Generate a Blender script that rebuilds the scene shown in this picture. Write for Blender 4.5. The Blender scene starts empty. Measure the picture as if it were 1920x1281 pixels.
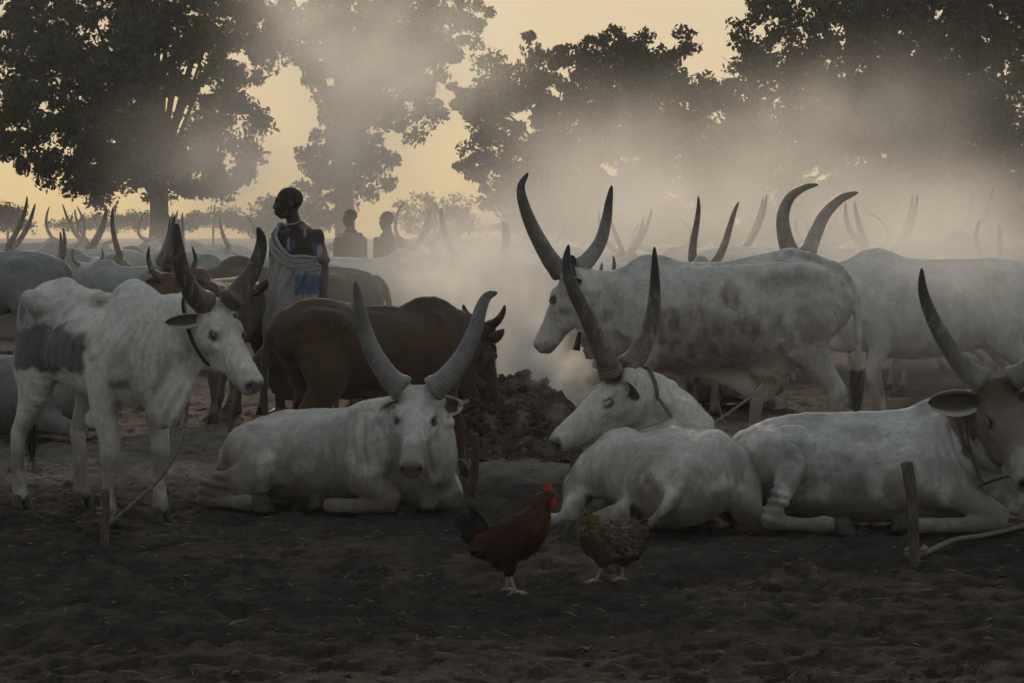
import bpy, math, random
import numpy as np
from mathutils import Vector, Matrix

# ------------------------------------------------------------------ camera, world, sun, exposure
scene = bpy.context.scene
COL = scene.collection
F = 4533.0                      # focal length in photo pixels (85 mm on a 36 mm sensor, 1920 px wide)
CAMZ, HORIZON = 1.6, 430.0
cam_d = bpy.data.cameras.new('camera'); cam = bpy.data.objects.new('camera', cam_d); COL.objects.link(cam)
cam_d.sensor_width = 36.0; cam_d.lens = 85.0
cam_d.shift_y = -(640.5 - HORIZON) / 1920.0
cam_d.clip_start = 0.1; cam_d.clip_end = 3000.0
cam.location = (0, 0, CAMZ); cam.rotation_euler = (math.pi / 2, 0, 0)
scene.camera = cam

SUN_EL, SUN_AZ = 17.0, -3.0       # degrees; azimuth measured from straight ahead, + to the right
world = bpy.data.worlds.new('World'); scene.world = world; world.use_nodes = True
wn = world.node_tree.nodes; wl = world.node_tree.links
for n in list(wn): wn.remove(n)
w_out = wn.new('ShaderNodeOutputWorld'); w_bg = wn.new('ShaderNodeBackground'); w_sky = wn.new('ShaderNodeTexSky')
w_sky.sky_type = 'NISHITA'; w_sky.sun_disc = False
w_sky.sun_elevation = math.radians(SUN_EL); w_sky.sun_rotation = math.radians(SUN_AZ)
w_sky.altitude = 400; w_sky.air_density = 1.0; w_sky.dust_density = 2.0; w_sky.ozone_density = 1.0
w_bg.inputs['Strength'].default_value = 0.145
# thin dusty overcast: evens the clear sky's glare out over the whole dome, keeping warm towards the sun and cool away from it
w_gam = wn.new('ShaderNodeGamma'); w_gam.inputs['Gamma'].default_value = 0.13
w_hsv = wn.new('ShaderNodeHueSaturation'); w_hsv.inputs['Saturation'].default_value = 3.8
wl.new(w_sky.outputs['Color'], w_gam.inputs['Color']); wl.new(w_gam.outputs['Color'], w_hsv.inputs['Color']); w_dust = wn.new('ShaderNodeMix'); w_dust.data_type = 'RGBA'; w_dust.blend_type = 'MULTIPLY'; w_dust.inputs[0].default_value = 1.0; w_dust.inputs[7].default_value = (1.07, 0.97, 0.86, 1)   # brown dust in the air
wl.new(w_hsv.outputs['Color'], w_dust.inputs[6]); wl.new(w_dust.outputs[2], w_bg.inputs['Color']); wl.new(w_bg.outputs['Background'], w_out.inputs['Surface'])

sun_d = bpy.data.lights.new('sun', 'SUN'); sun = bpy.data.objects.new('sun', sun_d); COL.objects.link(sun)
sun_d.energy = 1.15; sun_d.angle = math.radians(12.0); sun_d.color = (1.0, 0.80, 0.58)
_az, _el = math.radians(SUN_AZ), math.radians(SUN_EL)
_to_sun = Vector((math.sin(_az) * math.cos(_el), math.cos(_az) * math.cos(_el), math.sin(_el)))
sun.rotation_euler = _to_sun.to_track_quat('Z', 'Y').to_euler()

vs = scene.view_settings
vs.view_transform = 'Standard'; vs.look = 'None'; vs.gamma = 1.0; vs.use_curve_mapping = False
vs.exposure = 1.53
cy = scene.cycles
cy.use_denoising = True
try: cy.denoiser = 'OPENIMAGEDENOISE'
except Exception: pass
cy.use_adaptive_sampling = True; cy.adaptive_threshold = 0.02
cy.max_bounces = 6; cy.diffuse_bounces = 3; cy.glossy_bounces = 2; cy.transmission_bounces = 2
cy.volume_bounces = 2; cy.transparent_max_bounces = 4
cy.caustics_reflective = False; cy.caustics_refractive = False
cy.sample_clamp_indirect = 4.0
cy.volume_step_rate = 1.0; cy.volume_max_steps = 256

# ------------------------------------------------------------------ numeric helpers
def V3(*a): return np.array(a, dtype=np.float64)
def unit(v):
    v = np.asarray(v, dtype=np.float64); n = np.linalg.norm(v)
    return v / n if n > 1e-12 else v
def PX(px, py, D):                       # photo pixel at depth D -> world point
    return V3((px - 960.0) / F * D, D, CAMZ - (py - HORIZON) / F * D)
def GROUND(px, py):                      # photo pixel on flat ground -> world point
    return PX(px, py, F * CAMZ / (py - HORIZON))

def _hash(ix, iy, iz, seed):
    h = (ix.astype(np.uint32) * np.uint32(374761393) + iy.astype(np.uint32) * np.uint32(668265263)
         + iz.astype(np.uint32) * np.uint32(2147483647) + np.uint32((seed * 974711) & 0xffffffff))
    h = (h ^ (h >> np.uint32(13))) * np.uint32(1274126177)
    h = (h ^ (h >> np.uint32(16))) * np.uint32(2246822519)
    h = h ^ (h >> np.uint32(13))
    return h.astype(np.float64) / 2147483647.5 - 1.0
def vnoise(p, seed=0):
    p = np.asarray(p, dtype=np.float64); i = np.floor(p).astype(np.int64); f = p - i
    f = f * f * (3 - 2 * f); r = 0
    for dx in (0, 1):
        wx = f[:, 0] if dx else 1 - f[:, 0]
        for dy in (0, 1):
            wy = f[:, 1] if dy else 1 - f[:, 1]
            for dz in (0, 1):
                wz = f[:, 2] if dz else 1 - f[:, 2]
                r = r + wx * wy * wz * _hash(i[:, 0] + dx, i[:, 1] + dy, i[:, 2] + dz, seed)
    return r
def fbm(p, oct=4, seed=0, gain=0.5, lac=2.03):
    r = 0; a = 1.0; q = np.asarray(p, dtype=np.float64)
    for o in range(oct):
        r = r + a * vnoise(q, seed + o * 17); a *= gain; q = q * lac + 3.7
    return r
def smooth(e0, e1, x):
    t = np.clip((x - e0) / (e1 - e0), 0, 1); return t * t * (3 - 2 * t)

def catmull(pts, n):
    pts = [np.asarray(p, dtype=np.float64) for p in pts]
    if len(pts) < 3: 
        return [pts[0] + (pts[-1] - pts[0]) * i / n for i in range(n + 1)]
    out = []; P = [2 * pts[0] - pts[1]] + pts + [2 * pts[-1] - pts[-2]]
    for i in range(1, len(P) - 2):
        p0, p1, p2, p3 = P[i - 1], P[i], P[i + 1], P[i + 2]
        for j in range(n):
            t = j / n
            out.append(0.5 * (2 * p1 + (p2 - p0) * t + (2 * p0 - 5 * p1 + 4 * p2 - p3) * t * t + (3 * p1 - p0 - 3 * p2 + p3) * t ** 3))
    out.append(pts[-1]); return out

# ------------------------------------------------------------------ implicit surfaces -> one continuous mesh
class Sdf:
    def __init__(self): self.pr = []
    def loft(self, st, lat=None, k=0.04, n=3, cut=False, cap=0.6):
        st = catmull([np.array(s if len(s) == 5 else tuple(s) + (s[3],), dtype=np.float64) for s in st], n)
        self.pr.append(('loft', st, None if lat is None else np.asarray(lat, dtype=np.float64), cap, k, cut))
        return self
    def ell(self, c, r, R=None, k=0.03, cut=False):
        r = (r, r, r) if np.isscalar(r) else r
        self.pr.append(('ell', np.asarray(c, dtype=np.float64), np.asarray(r, dtype=np.float64), R, k, cut))
        return self
    @staticmethod
    def box(p):
        if p[0] == 'loft':
            m = np.array([max(e[3], e[4]) for e in p[1]])[:, None]; c = np.array([e[:3] for e in p[1]])
            return (c - m).min(0), (c + m).max(0)
        return p[1] - p[2].max(), p[1] + p[2].max()
    def bounds(self):
        bs = [self.box(p) for p in self.pr if not p[5]]
        return np.min([b[0] for b in bs], 0), np.max([b[1] for b in bs], 0)
    @staticmethod
    def seg(a, b, lat, cap, X, Y, Z):
        f = np.float32
        d = b[:3] - a[:3]; Ln = math.sqrt(float(d @ d) + 1e-12); dn = d / Ln
        if lat is None: lat = np.array((0., 1., 0.)) if abs(dn[1]) < 0.9 else np.array((1., 0., 0.))
        la = unit(lat - dn * (lat @ dn)); up = np.cross(dn, la)
        px, py, pz = X - f(a[0]), Y - f(a[1]), Z - f(a[2])
        ad = px * f(dn[0]) + py * f(dn[1]) + pz * f(dn[2])
        tc = np.clip(ad, 0, f(Ln)); t = tc / f(Ln)
        u = px * f(la[0]) + py * f(la[1]) + pz * f(la[2])
        s = px * f(up[0]) + py * f(up[1]) + pz * f(up[2])
        e = ad - tc
        w = f(a[3]) + t * f(b[3] - a[3]); hh = f(a[4]) + t * f(b[4] - a[4])
        m = np.minimum(w, hh) * f(cap) + f(1e-5)
        q = np.sqrt((u / w) ** 2 + (s / hh) ** 2 + (e / m) ** 2) + f(1e-5)
        dist = np.sqrt(u * u + s * s + e * e) * (1 - 1 / q)
        return np.where(q < 0.25, -np.minimum(w, hh) * f(0.75), dist)
    def build(self, res=0.013, fine=None, fres=0.007, zcut=None, relax=2):
        lo, hi = self.bounds(); lo -= 0.04; hi += 0.04
        if zcut is not None: lo[2] = max(lo[2], zcut)
        axes = []
        for a in range(3):
            if fine is None: axes.append(np.arange(lo[a], hi[a] + res, res))
            else:
                x = [lo[a]]
                while x[-1] < hi[a]:
                    x.append(x[-1] + (fres if fine[0][a] - res <= x[-1] <= fine[1][a] else res))
                axes.append(np.array(x))
        ax = [a.astype(np.float32) for a in axes]
        shp = tuple(len(a) for a in ax)
        G = np.full(shp, 0.25, dtype=np.float32)
        def block(l, h, mg):
            sl = []
            for a in range(3):
                i0 = np.searchsorted(ax[a], l[a] - mg); i1 = np.searchsorted(ax[a], h[a] + mg)
                sl.append(slice(max(0, i0 - 1), min(shp[a], i1 + 1)))
            return tuple(sl)
        def grid(sl): return ax[0][sl[0]][:, None, None], ax[1][sl[1]][None, :, None], ax[2][sl[2]][None, None, :]
        for p in self.pr:
            k = p[4]; l, h = self.box(p); mg = k + 0.03
            sl = block(l, h, mg)
            X, Y, Z = grid(sl)
            if X.size == 0 or Y.size == 0 or Z.size == 0: continue
            if p[0] == 'loft':
                dist = np.full((X.size, Y.size, Z.size), 0.3, dtype=np.float32)
                for a, b in zip(p[1][:-1], p[1][1:]):
                    m = max(a[3], a[4], b[3], b[4])
                    s2 = block(np.minimum(a[:3], b[:3]) - m, np.maximum(a[:3], b[:3]) + m, mg)
                    s2 = tuple(slice(max(s2[i].start, sl[i].start), min(s2[i].stop, sl[i].stop)) for i in range(3))
                    X2, Y2, Z2 = grid(s2)
                    if X2.size == 0 or Y2.size == 0 or Z2.size == 0: continue
                    r = tuple(slice(s2[i].start - sl[i].start, s2[i].stop - sl[i].start) for i in range(3))
                    d = dist[r]; np.minimum(d, self.seg(a, b, p[2], p[3], X2, Y2, Z2), out=d)
            else:
                px, py, pz = X - np.float32(p[1][0]), Y - np.float32(p[1][1]), Z - np.float32(p[1][2])
                if p[3] is None: u, v, w = px, py, pz
                else:
                    R = p[3]
                    u, v, w = [px * np.float32(R[i][0]) + py * np.float32(R[i][1]) + pz * np.float32(R[i][2]) for i in range(3)]
                q = np.sqrt((u / p[2][0]) ** 2 + (v / p[2][1]) ** 2 + (w / p[2][2]) ** 2).astype(np.float32) + np.float32(1e-5)
                dist = np.sqrt(u * u + v * v + w * w) * (1 - 1 / q)
                dist = np.where(q < 0.25, -p[2].min() * 0.75, dist)
            g = G[sl]
            if p[5]:
                dist = -dist; hh = np.clip(0.5 - 0.5 * (g - dist) / k, 0, 1); G[sl] = g + (dist - g) * hh + k * hh * (1 - hh)
            else:
                hh = np.clip(0.5 + 0.5 * (g - dist) / k, 0, 1); G[sl] = g + (dist - g) * hh - k * hh * (1 - hh)
        return surface_nets(G, axes, relax)

def surface_nets(G, axes, relax=2):
    S = G < 0
    nx, ny, nz = G.shape
    c = np.zeros((nx - 1, ny - 1, nz - 1), dtype=np.uint8)
    for i in (0, 1):
        for j in (0, 1):
            for k in (0, 1): c += S[i:nx - 1 + i, j:ny - 1 + j, k:nz - 1 + k]
    I, J, K = np.nonzero((c > 0) & (c < 8))
    ids = -np.ones(c.shape, dtype=np.int32); ids[I, J, K] = np.arange(len(I))
    acc = np.zeros((len(I), 3)); cnt = np.zeros(len(I))
    corners = [(i, j, k) for i in (0, 1) for j in (0, 1) for k in (0, 1)]
    for a in corners:
        for d in range(3):
            if a[d]: continue
            b = list(a); b[d] = 1
            va = G[I + a[0], J + a[1], K + a[2]].astype(np.float64); vb = G[I + b[0], J + b[1], K + b[2]].astype(np.float64)
            m = (va < 0) != (vb < 0)
            t = np.where(m, va / np.where(m, va - vb, 1), 0)
            pos = np.stack([axes[0][I + a[0]], axes[1][J + a[1]], axes[2][K + a[2]]], 1)
            ix = (I, J, K)[d] + a[d]
            step = axes[d][ix + 1] - axes[d][ix]
            pos[:, d] += t * step
            acc += pos * m[:, None]; cnt += m
    Vt = acc / cnt[:, None]
    quads = []
    for d in range(3):
        o = [(1, 2), (2, 0), (0, 1)][d]
        sl0 = [slice(None)] * 3; sl1 = [slice(None)] * 3; sl0[d] = slice(0, -1); sl1[d] = slice(1, None)
        A, B = S[tuple(sl0)], S[tuple(sl1)]
        E = np.argwhere(A != B)
        e1, e2 = o
        ok = (E[:, e1] > 0) & (E[:, e2] > 0) & (E[:, e1] < (nx, ny, nz)[e1] - 1) & (E[:, e2] < (nx, ny, nz)[e2] - 1)
        E = E[ok]; flip = A[tuple(E.T)]
        def g(d1, d2):
            q = E.copy(); q[:, e1] -= d1; q[:, e2] -= d2; return ids[q[:, 0], q[:, 1], q[:, 2]]
        q = np.stack([g(1, 1), g(0, 1), g(0, 0), g(1, 0)], 1)
        q[~flip] = q[~flip][:, ::-1]
        quads.append(q)
    Q = np.concatenate(quads); Q = Q[(Q >= 0).all(1)]
    E = np.concatenate([Q[:, [0, 1]], Q[:, [1, 2]], Q[:, [2, 3]], Q[:, [3, 0]]])
    for it in range(relax):
        s = np.zeros_like(Vt); n = np.zeros(len(Vt))
        for a, b in ((0, 1), (1, 0)):
            for d in range(3): s[:, d] += np.bincount(E[:, a], Vt[E[:, b], d], len(Vt))
            n += np.bincount(E[:, a], minlength=len(Vt))
        avg = s / np.maximum(n, 1)[:, None]
        Vt = Vt + (0.55 if it % 2 == 0 else -0.35) * (avg - Vt)
    return Vt, Q

def vnormals(Vt, Q):
    n = np.cross(Vt[Q[:, 2]] - Vt[Q[:, 0]], Vt[Q[:, 3]] - Vt[Q[:, 1]]); r = np.zeros_like(Vt)
    for c in range(4):
        for d in range(3): r[:, d] += np.bincount(Q[:, c], n[:, d], len(Vt))
    return r / np.maximum(np.linalg.norm(r, axis=1), 1e-9)[:, None]

# ------------------------------------------------------------------ mesh / object helpers
def mesh_np(name, Vt, faces, smooth_shade=True, attrs=None):
    """faces: (n,3) or (n,4) int array, or a list of such arrays"""
    me = bpy.data.meshes.new(name)
    fl = faces if isinstance(faces, list) else [faces]
    fl = [np.asarray(f, dtype=np.int32) for f in fl if len(f)]
    Vt = np.asarray(Vt, dtype=np.float32)
    me.vertices.add(len(Vt)); me.vertices.foreach_set('co', Vt.ravel())
    loops = np.concatenate([f.ravel() for f in fl]); sizes = np.concatenate([np.full(len(f), f.shape[1], dtype=np.int32) for f in fl])
    me.loops.add(len(loops)); me.loops.foreach_set('vertex_index', loops)
    me.polygons.add(len(sizes))
    starts = np.concatenate([[0], np.cumsum(sizes)[:-1]]).astype(np.int32)
    me.polygons.foreach_set('loop_start', starts)
    try: me.polygons.foreach_set('loop_total', sizes)
    except Exception: pass
    me.polygons.foreach_set('use_smooth', np.full(len(sizes), bool(smooth_shade)))
    if attrs:
        for an, av in attrs.items():
            if av.ndim == 1:
                at = me.attributes.new(an, 'FLOAT', 'POINT'); at.data.foreach_set('value', av.astype(np.float32))
            else:
                at = me.attributes.new(an, 'FLOAT_COLOR', 'POINT')
                cc = np.ones((len(av), 4), dtype=np.float32); cc[:, :3] = av; at.data.foreach_set('color', cc.ravel())
    me.update(calc_edges=True); me.validate()
    return me
def obj(name, me, mat=None, parent=None, loc=None, rotz=None):
    if mat is not None:
        me.materials.clear(); me.materials.append(mat)
    o = bpy.data.objects.new(name, me); COL.objects.link(o)
    if parent is not None: o.parent = parent
    if loc is not None: o.location = Vector(tuple(float(c) for c in loc))
    if rotz is not None: o.rotation_euler = (0, 0, rotz)
    return o
def tag(o, label=None, cat=None, group=None, kind=None):
    if label: o['label'] = label
    if cat: o['category'] = cat
    if group: o['group'] = group
    if kind: o['kind'] = kind
    return o
def thing(name, label, cat, loc=(0, 0, 0), rotz=0.0, group=None):
    o = bpy.data.objects.new(name, None); COL.objects.link(o)
    o.empty_display_size = 0.1
    o.location = Vector(tuple(float(c) for c in loc)); o.rotation_euler = (0, 0, rotz)
    return tag(o, label, cat, group)
def copy_tree(o, parent=None):
    c = o.copy(); COL.objects.link(c); c.parent = parent
    for ch in o.children: copy_tree(ch, c)
    return c
def join_arrays(parts):
    """parts: list of (V, F) with the same face width -> one (V, F)"""
    vs_, fs_ = [], []; off = 0
    for v, f in parts:
        vs_.append(v); fs_.append(np.asarray(f) + off); off += len(v)
    return np.concatenate(vs_), np.concatenate(fs_)
def tube(pts, rad, nseg=12, n=6, flat=None, close=True, rfun=None):
    """tube through control points; rad scalar / list / callable(t); returns V, F(quads)"""
    P = np.array(catmull(pts, n)); m = len(P)
    tt = np.linspace(0, 1, m)
    if callable(rad): R = np.array([rad(t) for t in tt])
    elif np.isscalar(rad): R = np.full(m, rad)
    else: R = np.interp(tt, np.linspace(0, 1, len(rad)), rad)
    T = np.gradient(P, axis=0); T /= np.maximum(np.linalg.norm(T, axis=1), 1e-9)[:, None]
    ref = np.array((0., 0., 1.)) if abs(T[0][2]) < 0.9 else np.array((1., 0., 0.))
    N = unit(np.cross(T[0], ref)); V = []
    ang = np.linspace(0, 2 * math.pi, nseg, endpoint=False)
    for i in range(m):
        N = unit(N - T[i] * (N @ T[i])); B = np.cross(T[i], N)
        r = R[i]
        ring = P[i] + r * (np.cos(ang)[:, None] * N + np.sin(ang)[:, None] * B)
        if rfun is not None: ring = P[i] + (ring - P[i]) * rfun(tt[i], ang)[:, None]
        V.append(ring)
    V = np.concatenate(V); Fq = []
    i = np.arange(m - 1)[:, None] * nseg; j = np.arange(nseg)[None, :]; j2 = (j + 1) % nseg
    Fq = np.stack([i + j, i + j2, i + nseg + j2, i + nseg + j], -1).reshape(-1, 4)
    if close:
        c0 = len(V); V = np.concatenate([V, P[[0]] - T[0] * R[0] * 0.3, P[[-1]] + T[-1] * R[-1] * 0.3])
        k = np.arange(nseg); k2 = (k + 1) % nseg
        capa = np.stack([np.full(nseg, c0), k2, k, k], 1); e = (m - 1) * nseg
        capb = np.stack([np.full(nseg, c0 + 1), e + k, e + k2, e + k2], 1)
        return V, Fq, np.concatenate([capa[:, :3], capb[:, :3]])
    return V, Fq, np.zeros((0, 3), dtype=int)
def tube_mesh(name, pts, rad, nseg=12, n=6, attrs=None, rfun=None):
    v, q, t = tube(pts, rad, nseg, n, rfun=rfun); return mesh_np(name, v, [q, t], attrs=attrs)
class Multi:
    """collects tubes / arrays of quads and triangles into one mesh"""
    def __init__(self): self.v = []; self.q = []; self.t = []; self.o = 0
    def add(self, v, q=None, t=None):
        self.v.append(np.asarray(v, dtype=np.float64))
        if q is not None and len(q): self.q.append(np.asarray(q) + self.o)
        if t is not None and len(t): self.t.append(np.asarray(t) + self.o)
        self.o += len(v); return self
    def tube(self, *a, **k): return self.add(*tube(*a, **k))
    def mesh(self, name, smooth_shade=True, attrs=None):
        f = []
        if self.q: f.append(np.concatenate(self.q))
        if self.t: f.append(np.concatenate(self.t))
        return mesh_np(name, np.concatenate(self.v), f, smooth_shade, attrs)
    def verts(self): return np.concatenate(self.v)

# ------------------------------------------------------------------ materials
def new_mat(name):
    m = bpy.data.materials.new(name); m.use_nodes = True; nt = m.node_tree
    for n in list(nt.nodes): nt.nodes.remove(n)
    out = nt.nodes.new('ShaderNodeOutputMaterial'); b = nt.nodes.new('ShaderNodeBsdfPrincipled')
    nt.links.new(b.outputs['BSDF'], out.inputs['Surface'])
    return m, nt, b
def N(nt, t, **kw):
    n = nt.nodes.new(t)
    for k, v in kw.items():
        if k in n.inputs: n.inputs[k].default_value = v
        else: setattr(n, k, v)
    return n
def L(nt, a, b): nt.links.new(a, b)
def coords(nt, scale=(1, 1, 1), kind='Object', rot=(0, 0, 0)):
    c = N(nt, 'ShaderNodeTexCoord'); m = N(nt, 'ShaderNodeMapping')
    m.inputs['Scale'].default_value = scale; m.inputs['Rotation'].default_value = rot
    L(nt, c.outputs[kind], m.inputs['Vector']); return m.outputs['Vector']
def noise_tex(nt, vec, scale, detail=4, rough=0.55, dist=0.0):
    n = N(nt, 'ShaderNodeTexNoise'); n.inputs['Scale'].default_value = scale; n.inputs['Detail'].default_value = detail
    n.inputs['Roughness'].default_value = rough; n.inputs['Distortion'].default_value = dist
    if vec is not None: L(nt, vec, n.inputs['Vector'])
    return n.outputs['Fac']
def ramp(nt, fac, stops):
    r = N(nt, 'ShaderNodeValToRGB'); el = r.color_ramp.elements
    while len(el) < len(stops): el.new(0.5)
    for e, (p, c) in zip(el, stops):
        e.position = p; e.color = (c, c, c, 1) if np.isscalar(c) else tuple(c) + (1,)
    L(nt, fac, r.inputs['Fac']); return r.outputs['Color']
def mixc(nt, fac, a, b, mode='MIX'):
    m = N(nt, 'ShaderNodeMix'); m.data_type = 'RGBA'; m.blend_type = mode
    for i, x in ((0, fac), (6, a), (7, b)):
        if isinstance(x, bpy.types.NodeSocket): L(nt, x, m.inputs[i])
        elif np.isscalar(x): m.inputs[i].default_value = x if i == 0 else (x, x, x, 1)
        else: m.inputs[i].default_value = tuple(x) + (1,)
    return m.outputs[2]
def bump(nt, b, h, strength=0.3, dist=0.01, prev=None):
    n = N(nt, 'ShaderNodeBump'); n.inputs['Strength'].default_value = strength; n.inputs['Distance'].default_value = dist
    L(nt, h, n.inputs['Height'])
    if prev is not None: L(nt, prev, n.inputs['Normal'])
    if b is not None: L(nt, n.outputs['Normal'], b.inputs['Normal'])
    return n.outputs['Normal']
def attr(nt, name, out='Color'):
    a = N(nt, 'ShaderNodeAttribute'); a.attribute_name = name; return a.outputs[out]

def plain(name, colr, rough=0.8, var=0.25, scale=20, bmp=0.2, spec=0.3, bd=0.005, stretch=(1, 1, 1)):
    m, nt, b = new_mat(name)
    v = coords(nt, stretch); f = noise_tex(nt, v, scale, 5)
    lo = tuple(c * (1 - var) for c in colr); hi = tuple(min(1, c * (1 + var)) for c in colr)
    L(nt, ramp(nt, f, [(0.3, lo), (0.7, hi)]), b.inputs['Base Color'])
    b.inputs['Roughness'].default_value = rough; b.inputs['Specular IOR Level'].default_value = spec
    if bmp: bump(nt, b, noise_tex(nt, v, scale * 2, 4), bmp, bd)
    return m

# coat of an animal: the colour comes from a vertex attribute (patches, dirt), grain and short hair from noise
def hide_mat(name, sheen=0.25, mott=0.14, hair=0.6):
    m, nt, b = new_mat(name)
    c = attr(nt, 'coat'); v = coords(nt)
    f1 = noise_tex(nt, v, 7, 6, 0.65); f2 = noise_tex(nt, coords(nt, (1, 1, 0.35)), 90, 3, 0.6)
    k = mixc(nt, 1.0, ramp(nt, f1, [(0.3, 1 - mott), (0.7, 1.0)]), ramp(nt, f2, [(0.25, 0.76), (0.75, 1.0)]), 'MULTIPLY')
    L(nt, mixc(nt, 1.0, c, k, 'MULTIPLY'), b.inputs['Base Color'])
    b.inputs['Roughness'].default_value = 0.72; b.inputs['Specular IOR Level'].default_value = 0.2
    b.inputs['Sheen Weight'].default_value = sheen; b.inputs['Sheen Roughness'].default_value = 0.4
    h2 = noise_tex(nt, coords(nt, (1, 1, 0.3)), 160, 3, 0.6)
    n1 = bump(nt, None, noise_tex(nt, v, 22, 6, 0.65), 0.5, 0.016)
    bump(nt, b, h2, hair, 0.004, n1)
    return m
M_HIDE = hide_mat('hide')
def horn_mat():
    m, nt, b = new_mat('horn_keratin')
    c = attr(nt, 'coat'); v = coords(nt)
    scr = noise_tex(nt, coords(nt, (1, 1, 0.45)), 26, 6, 0.7, 0.4)
    pale = ramp(nt, scr, [(0.52, 0.0), (0.66, 0.75)])
    base = mixc(nt, 1.0, c, ramp(nt, noise_tex(nt, v, 9, 5), [(0.3, 0.6), (0.7, 1.1)]), 'MULTIPLY')
    ta = attr(nt, 'along', 'Fac')
    fade = ramp(nt, ta, [(0.0, 0.7), (0.45, 0.9), (0.8, 0.1), (1.0, 0.0)])
    L(nt, mixc(nt, mixc(nt, 1.0, pale, fade, 'MULTIPLY'), base, (0.30, 0.28, 0.25)), b.inputs['Base Color'])
    b.inputs['Roughness'].default_value = 0.55; b.inputs['Specular IOR Level'].default_value = 0.35
    w = N(nt, 'ShaderNodeMath', operation='SINE'); mul = N(nt, 'ShaderNodeMath', operation='MULTIPLY'); mul.inputs[1].default_value = 190.0
    ad = N(nt, 'ShaderNodeMath', operation='MULTIPLY_ADD'); ad.inputs[1].default_value = 0.06
    L(nt, noise_tex(nt, v, 8, 3), ad.inputs[0]); L(nt, ta, ad.inputs[2]); L(nt, ad.outputs[0], mul.inputs[0]); L(nt, mul.outputs[0], w.inputs[0])
    rings = mixc(nt, 1.0, w.outputs[0], ramp(nt, ta, [(0.05, 1.0), (0.5, 0.0)]), 'MULTIPLY')
    n1 = bump(nt, None, rings, 0.25, 0.006)
    bump(nt, b, scr, 0.35, 0.006, n1)
    return m
M_HORN = horn_mat()
M_HOOF = plain('hoof_keratin', (0.045, 0.035, 0.028), 0.6, 0.4, 30, 0.3)
def eye_mat():
    m, nt, b = new_mat('eye_ball')
    b.inputs['Base Color'].default_value = (0.006, 0.004, 0.003, 1); b.inputs['Roughness'].default_value = 0.08
    return m
M_EYE = eye_mat()
M_NOSE = plain('muzzle_skin', (0.09, 0.055, 0.05), 0.4, 0.3, 60, 0.3, 0.5)
M_ROPE = plain('rope_fibre', (0.16, 0.13, 0.095), 0.9, 0.4, 60, 0.5)
M_WOOD = plain('weathered_wood', (0.10, 0.075, 0.055), 0.85, 0.5, 14, 0.6, 0.2, 0.01, (6, 6, 1))
M_HAIR = plain('dark_hair', (0.03, 0.022, 0.018), 0.8, 0.4, 40, 0.0)
# ------------------------------------------------------------------ cattle
WHITE = (0.75, 0.685, 0.60)
def A(*t): return np.array(t, dtype=np.float64)

class Head:
    def __init__(self, poll, fwd, up, hs=1.0):
        self.o = np.asarray(poll, dtype=np.float64); self.X = unit(fwd); u = np.asarray(up, dtype=np.float64)
        self.Z = unit(u - self.X * (u @ self.X)); self.Y = np.cross(self.Z, self.X); self.s = hs
        self.R = np.stack([self.X, self.Y, self.Z])
    def p(self, x, y, z): return self.o + self.s * (x * self.X + y * self.Y + z * self.Z)
    def loc(self, V): return ((V - self.o) @ self.R.T) / self.s
    def sdf(self, S, horned=True, k=0.03):
        s = self.s
        st = [(-0.03, -.085, .070, .075), (0.05, -.098, .096, .098), (0.15, -.105, .100, .104), (.22, -.104, .088, .100), (.32, -.098, .066, .086),
              (.42, -.096, .062, .074), (.48, -.098, .068, .068), (.525, -.102, .064, .056)]
        S.loft([tuple(self.p(x, 0, z)) + (w * s, h * s) for x, z, w, h in st], self.Y, k, 2)
        S.loft([tuple(self.p(x, 0, z)) + (w * s, h * s) for x, z, w, h in
                [(.03, -.17, .075, .10), (.12, -.20, .072, .085), (.22, -.195, .060, .065), (.34, -.16, .045, .05), (.44, -.154, .044, .038), (.495, -.152, .038, .028), (.52, -.150, .030, .022)]], self.Y, 0.025, 2)
        S.ell(self.p(.530, 0, -.116), A(.026, .052, .018) * s, self.R, .02)
        for e in (-1, 1):
            S.ell(self.p(.13, e * .062, -.125), A(.085, .045, .08) * s, self.R, .04)           # cheek
            S.ell(self.p(.145, e * .088, -.040), A(.045, .022, .022) * s, self.R, .025)        # brow
            S.ell(self.p(.20, e * .082, -.105), A(.055, .018, .016) * s, self.R, .02)          # cheek bone
            S.ell(self.p(.185, e * .112, -.066), A(.028, .017, .017) * s, self.R, .014, True)  # eye socket
            if horned: S.ell(self.p(.0, e * .07, -.035), A(.055, .05, .05) * s, self.R, .035)
            S.ell(self.p(.505, e * .036, -.080), A(.026, .026, .028) * s, self.R, .016)
            S.ell(self.p(.540, e * .043, -.090), A(.015, .013, .018) * s, self.R, .008, True)  # nostril
            S.loft([tuple(self.p(.53, e * .01, -.142)) + (.004 * s,), tuple(self.p(.47, e * .052, -.134)) + (.004 * s,), tuple(self.p(.40, e * .062, -.142)) + (.003 * s,)], None, .008, 2, True)
        return self
    def fine(self):
        c = [self.p(x, y, z) for x in (-.05, .57) for y in (-.13, .13) for z in (-.27, .05)]
        return np.min(c, 0), np.max(c, 0)

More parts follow.
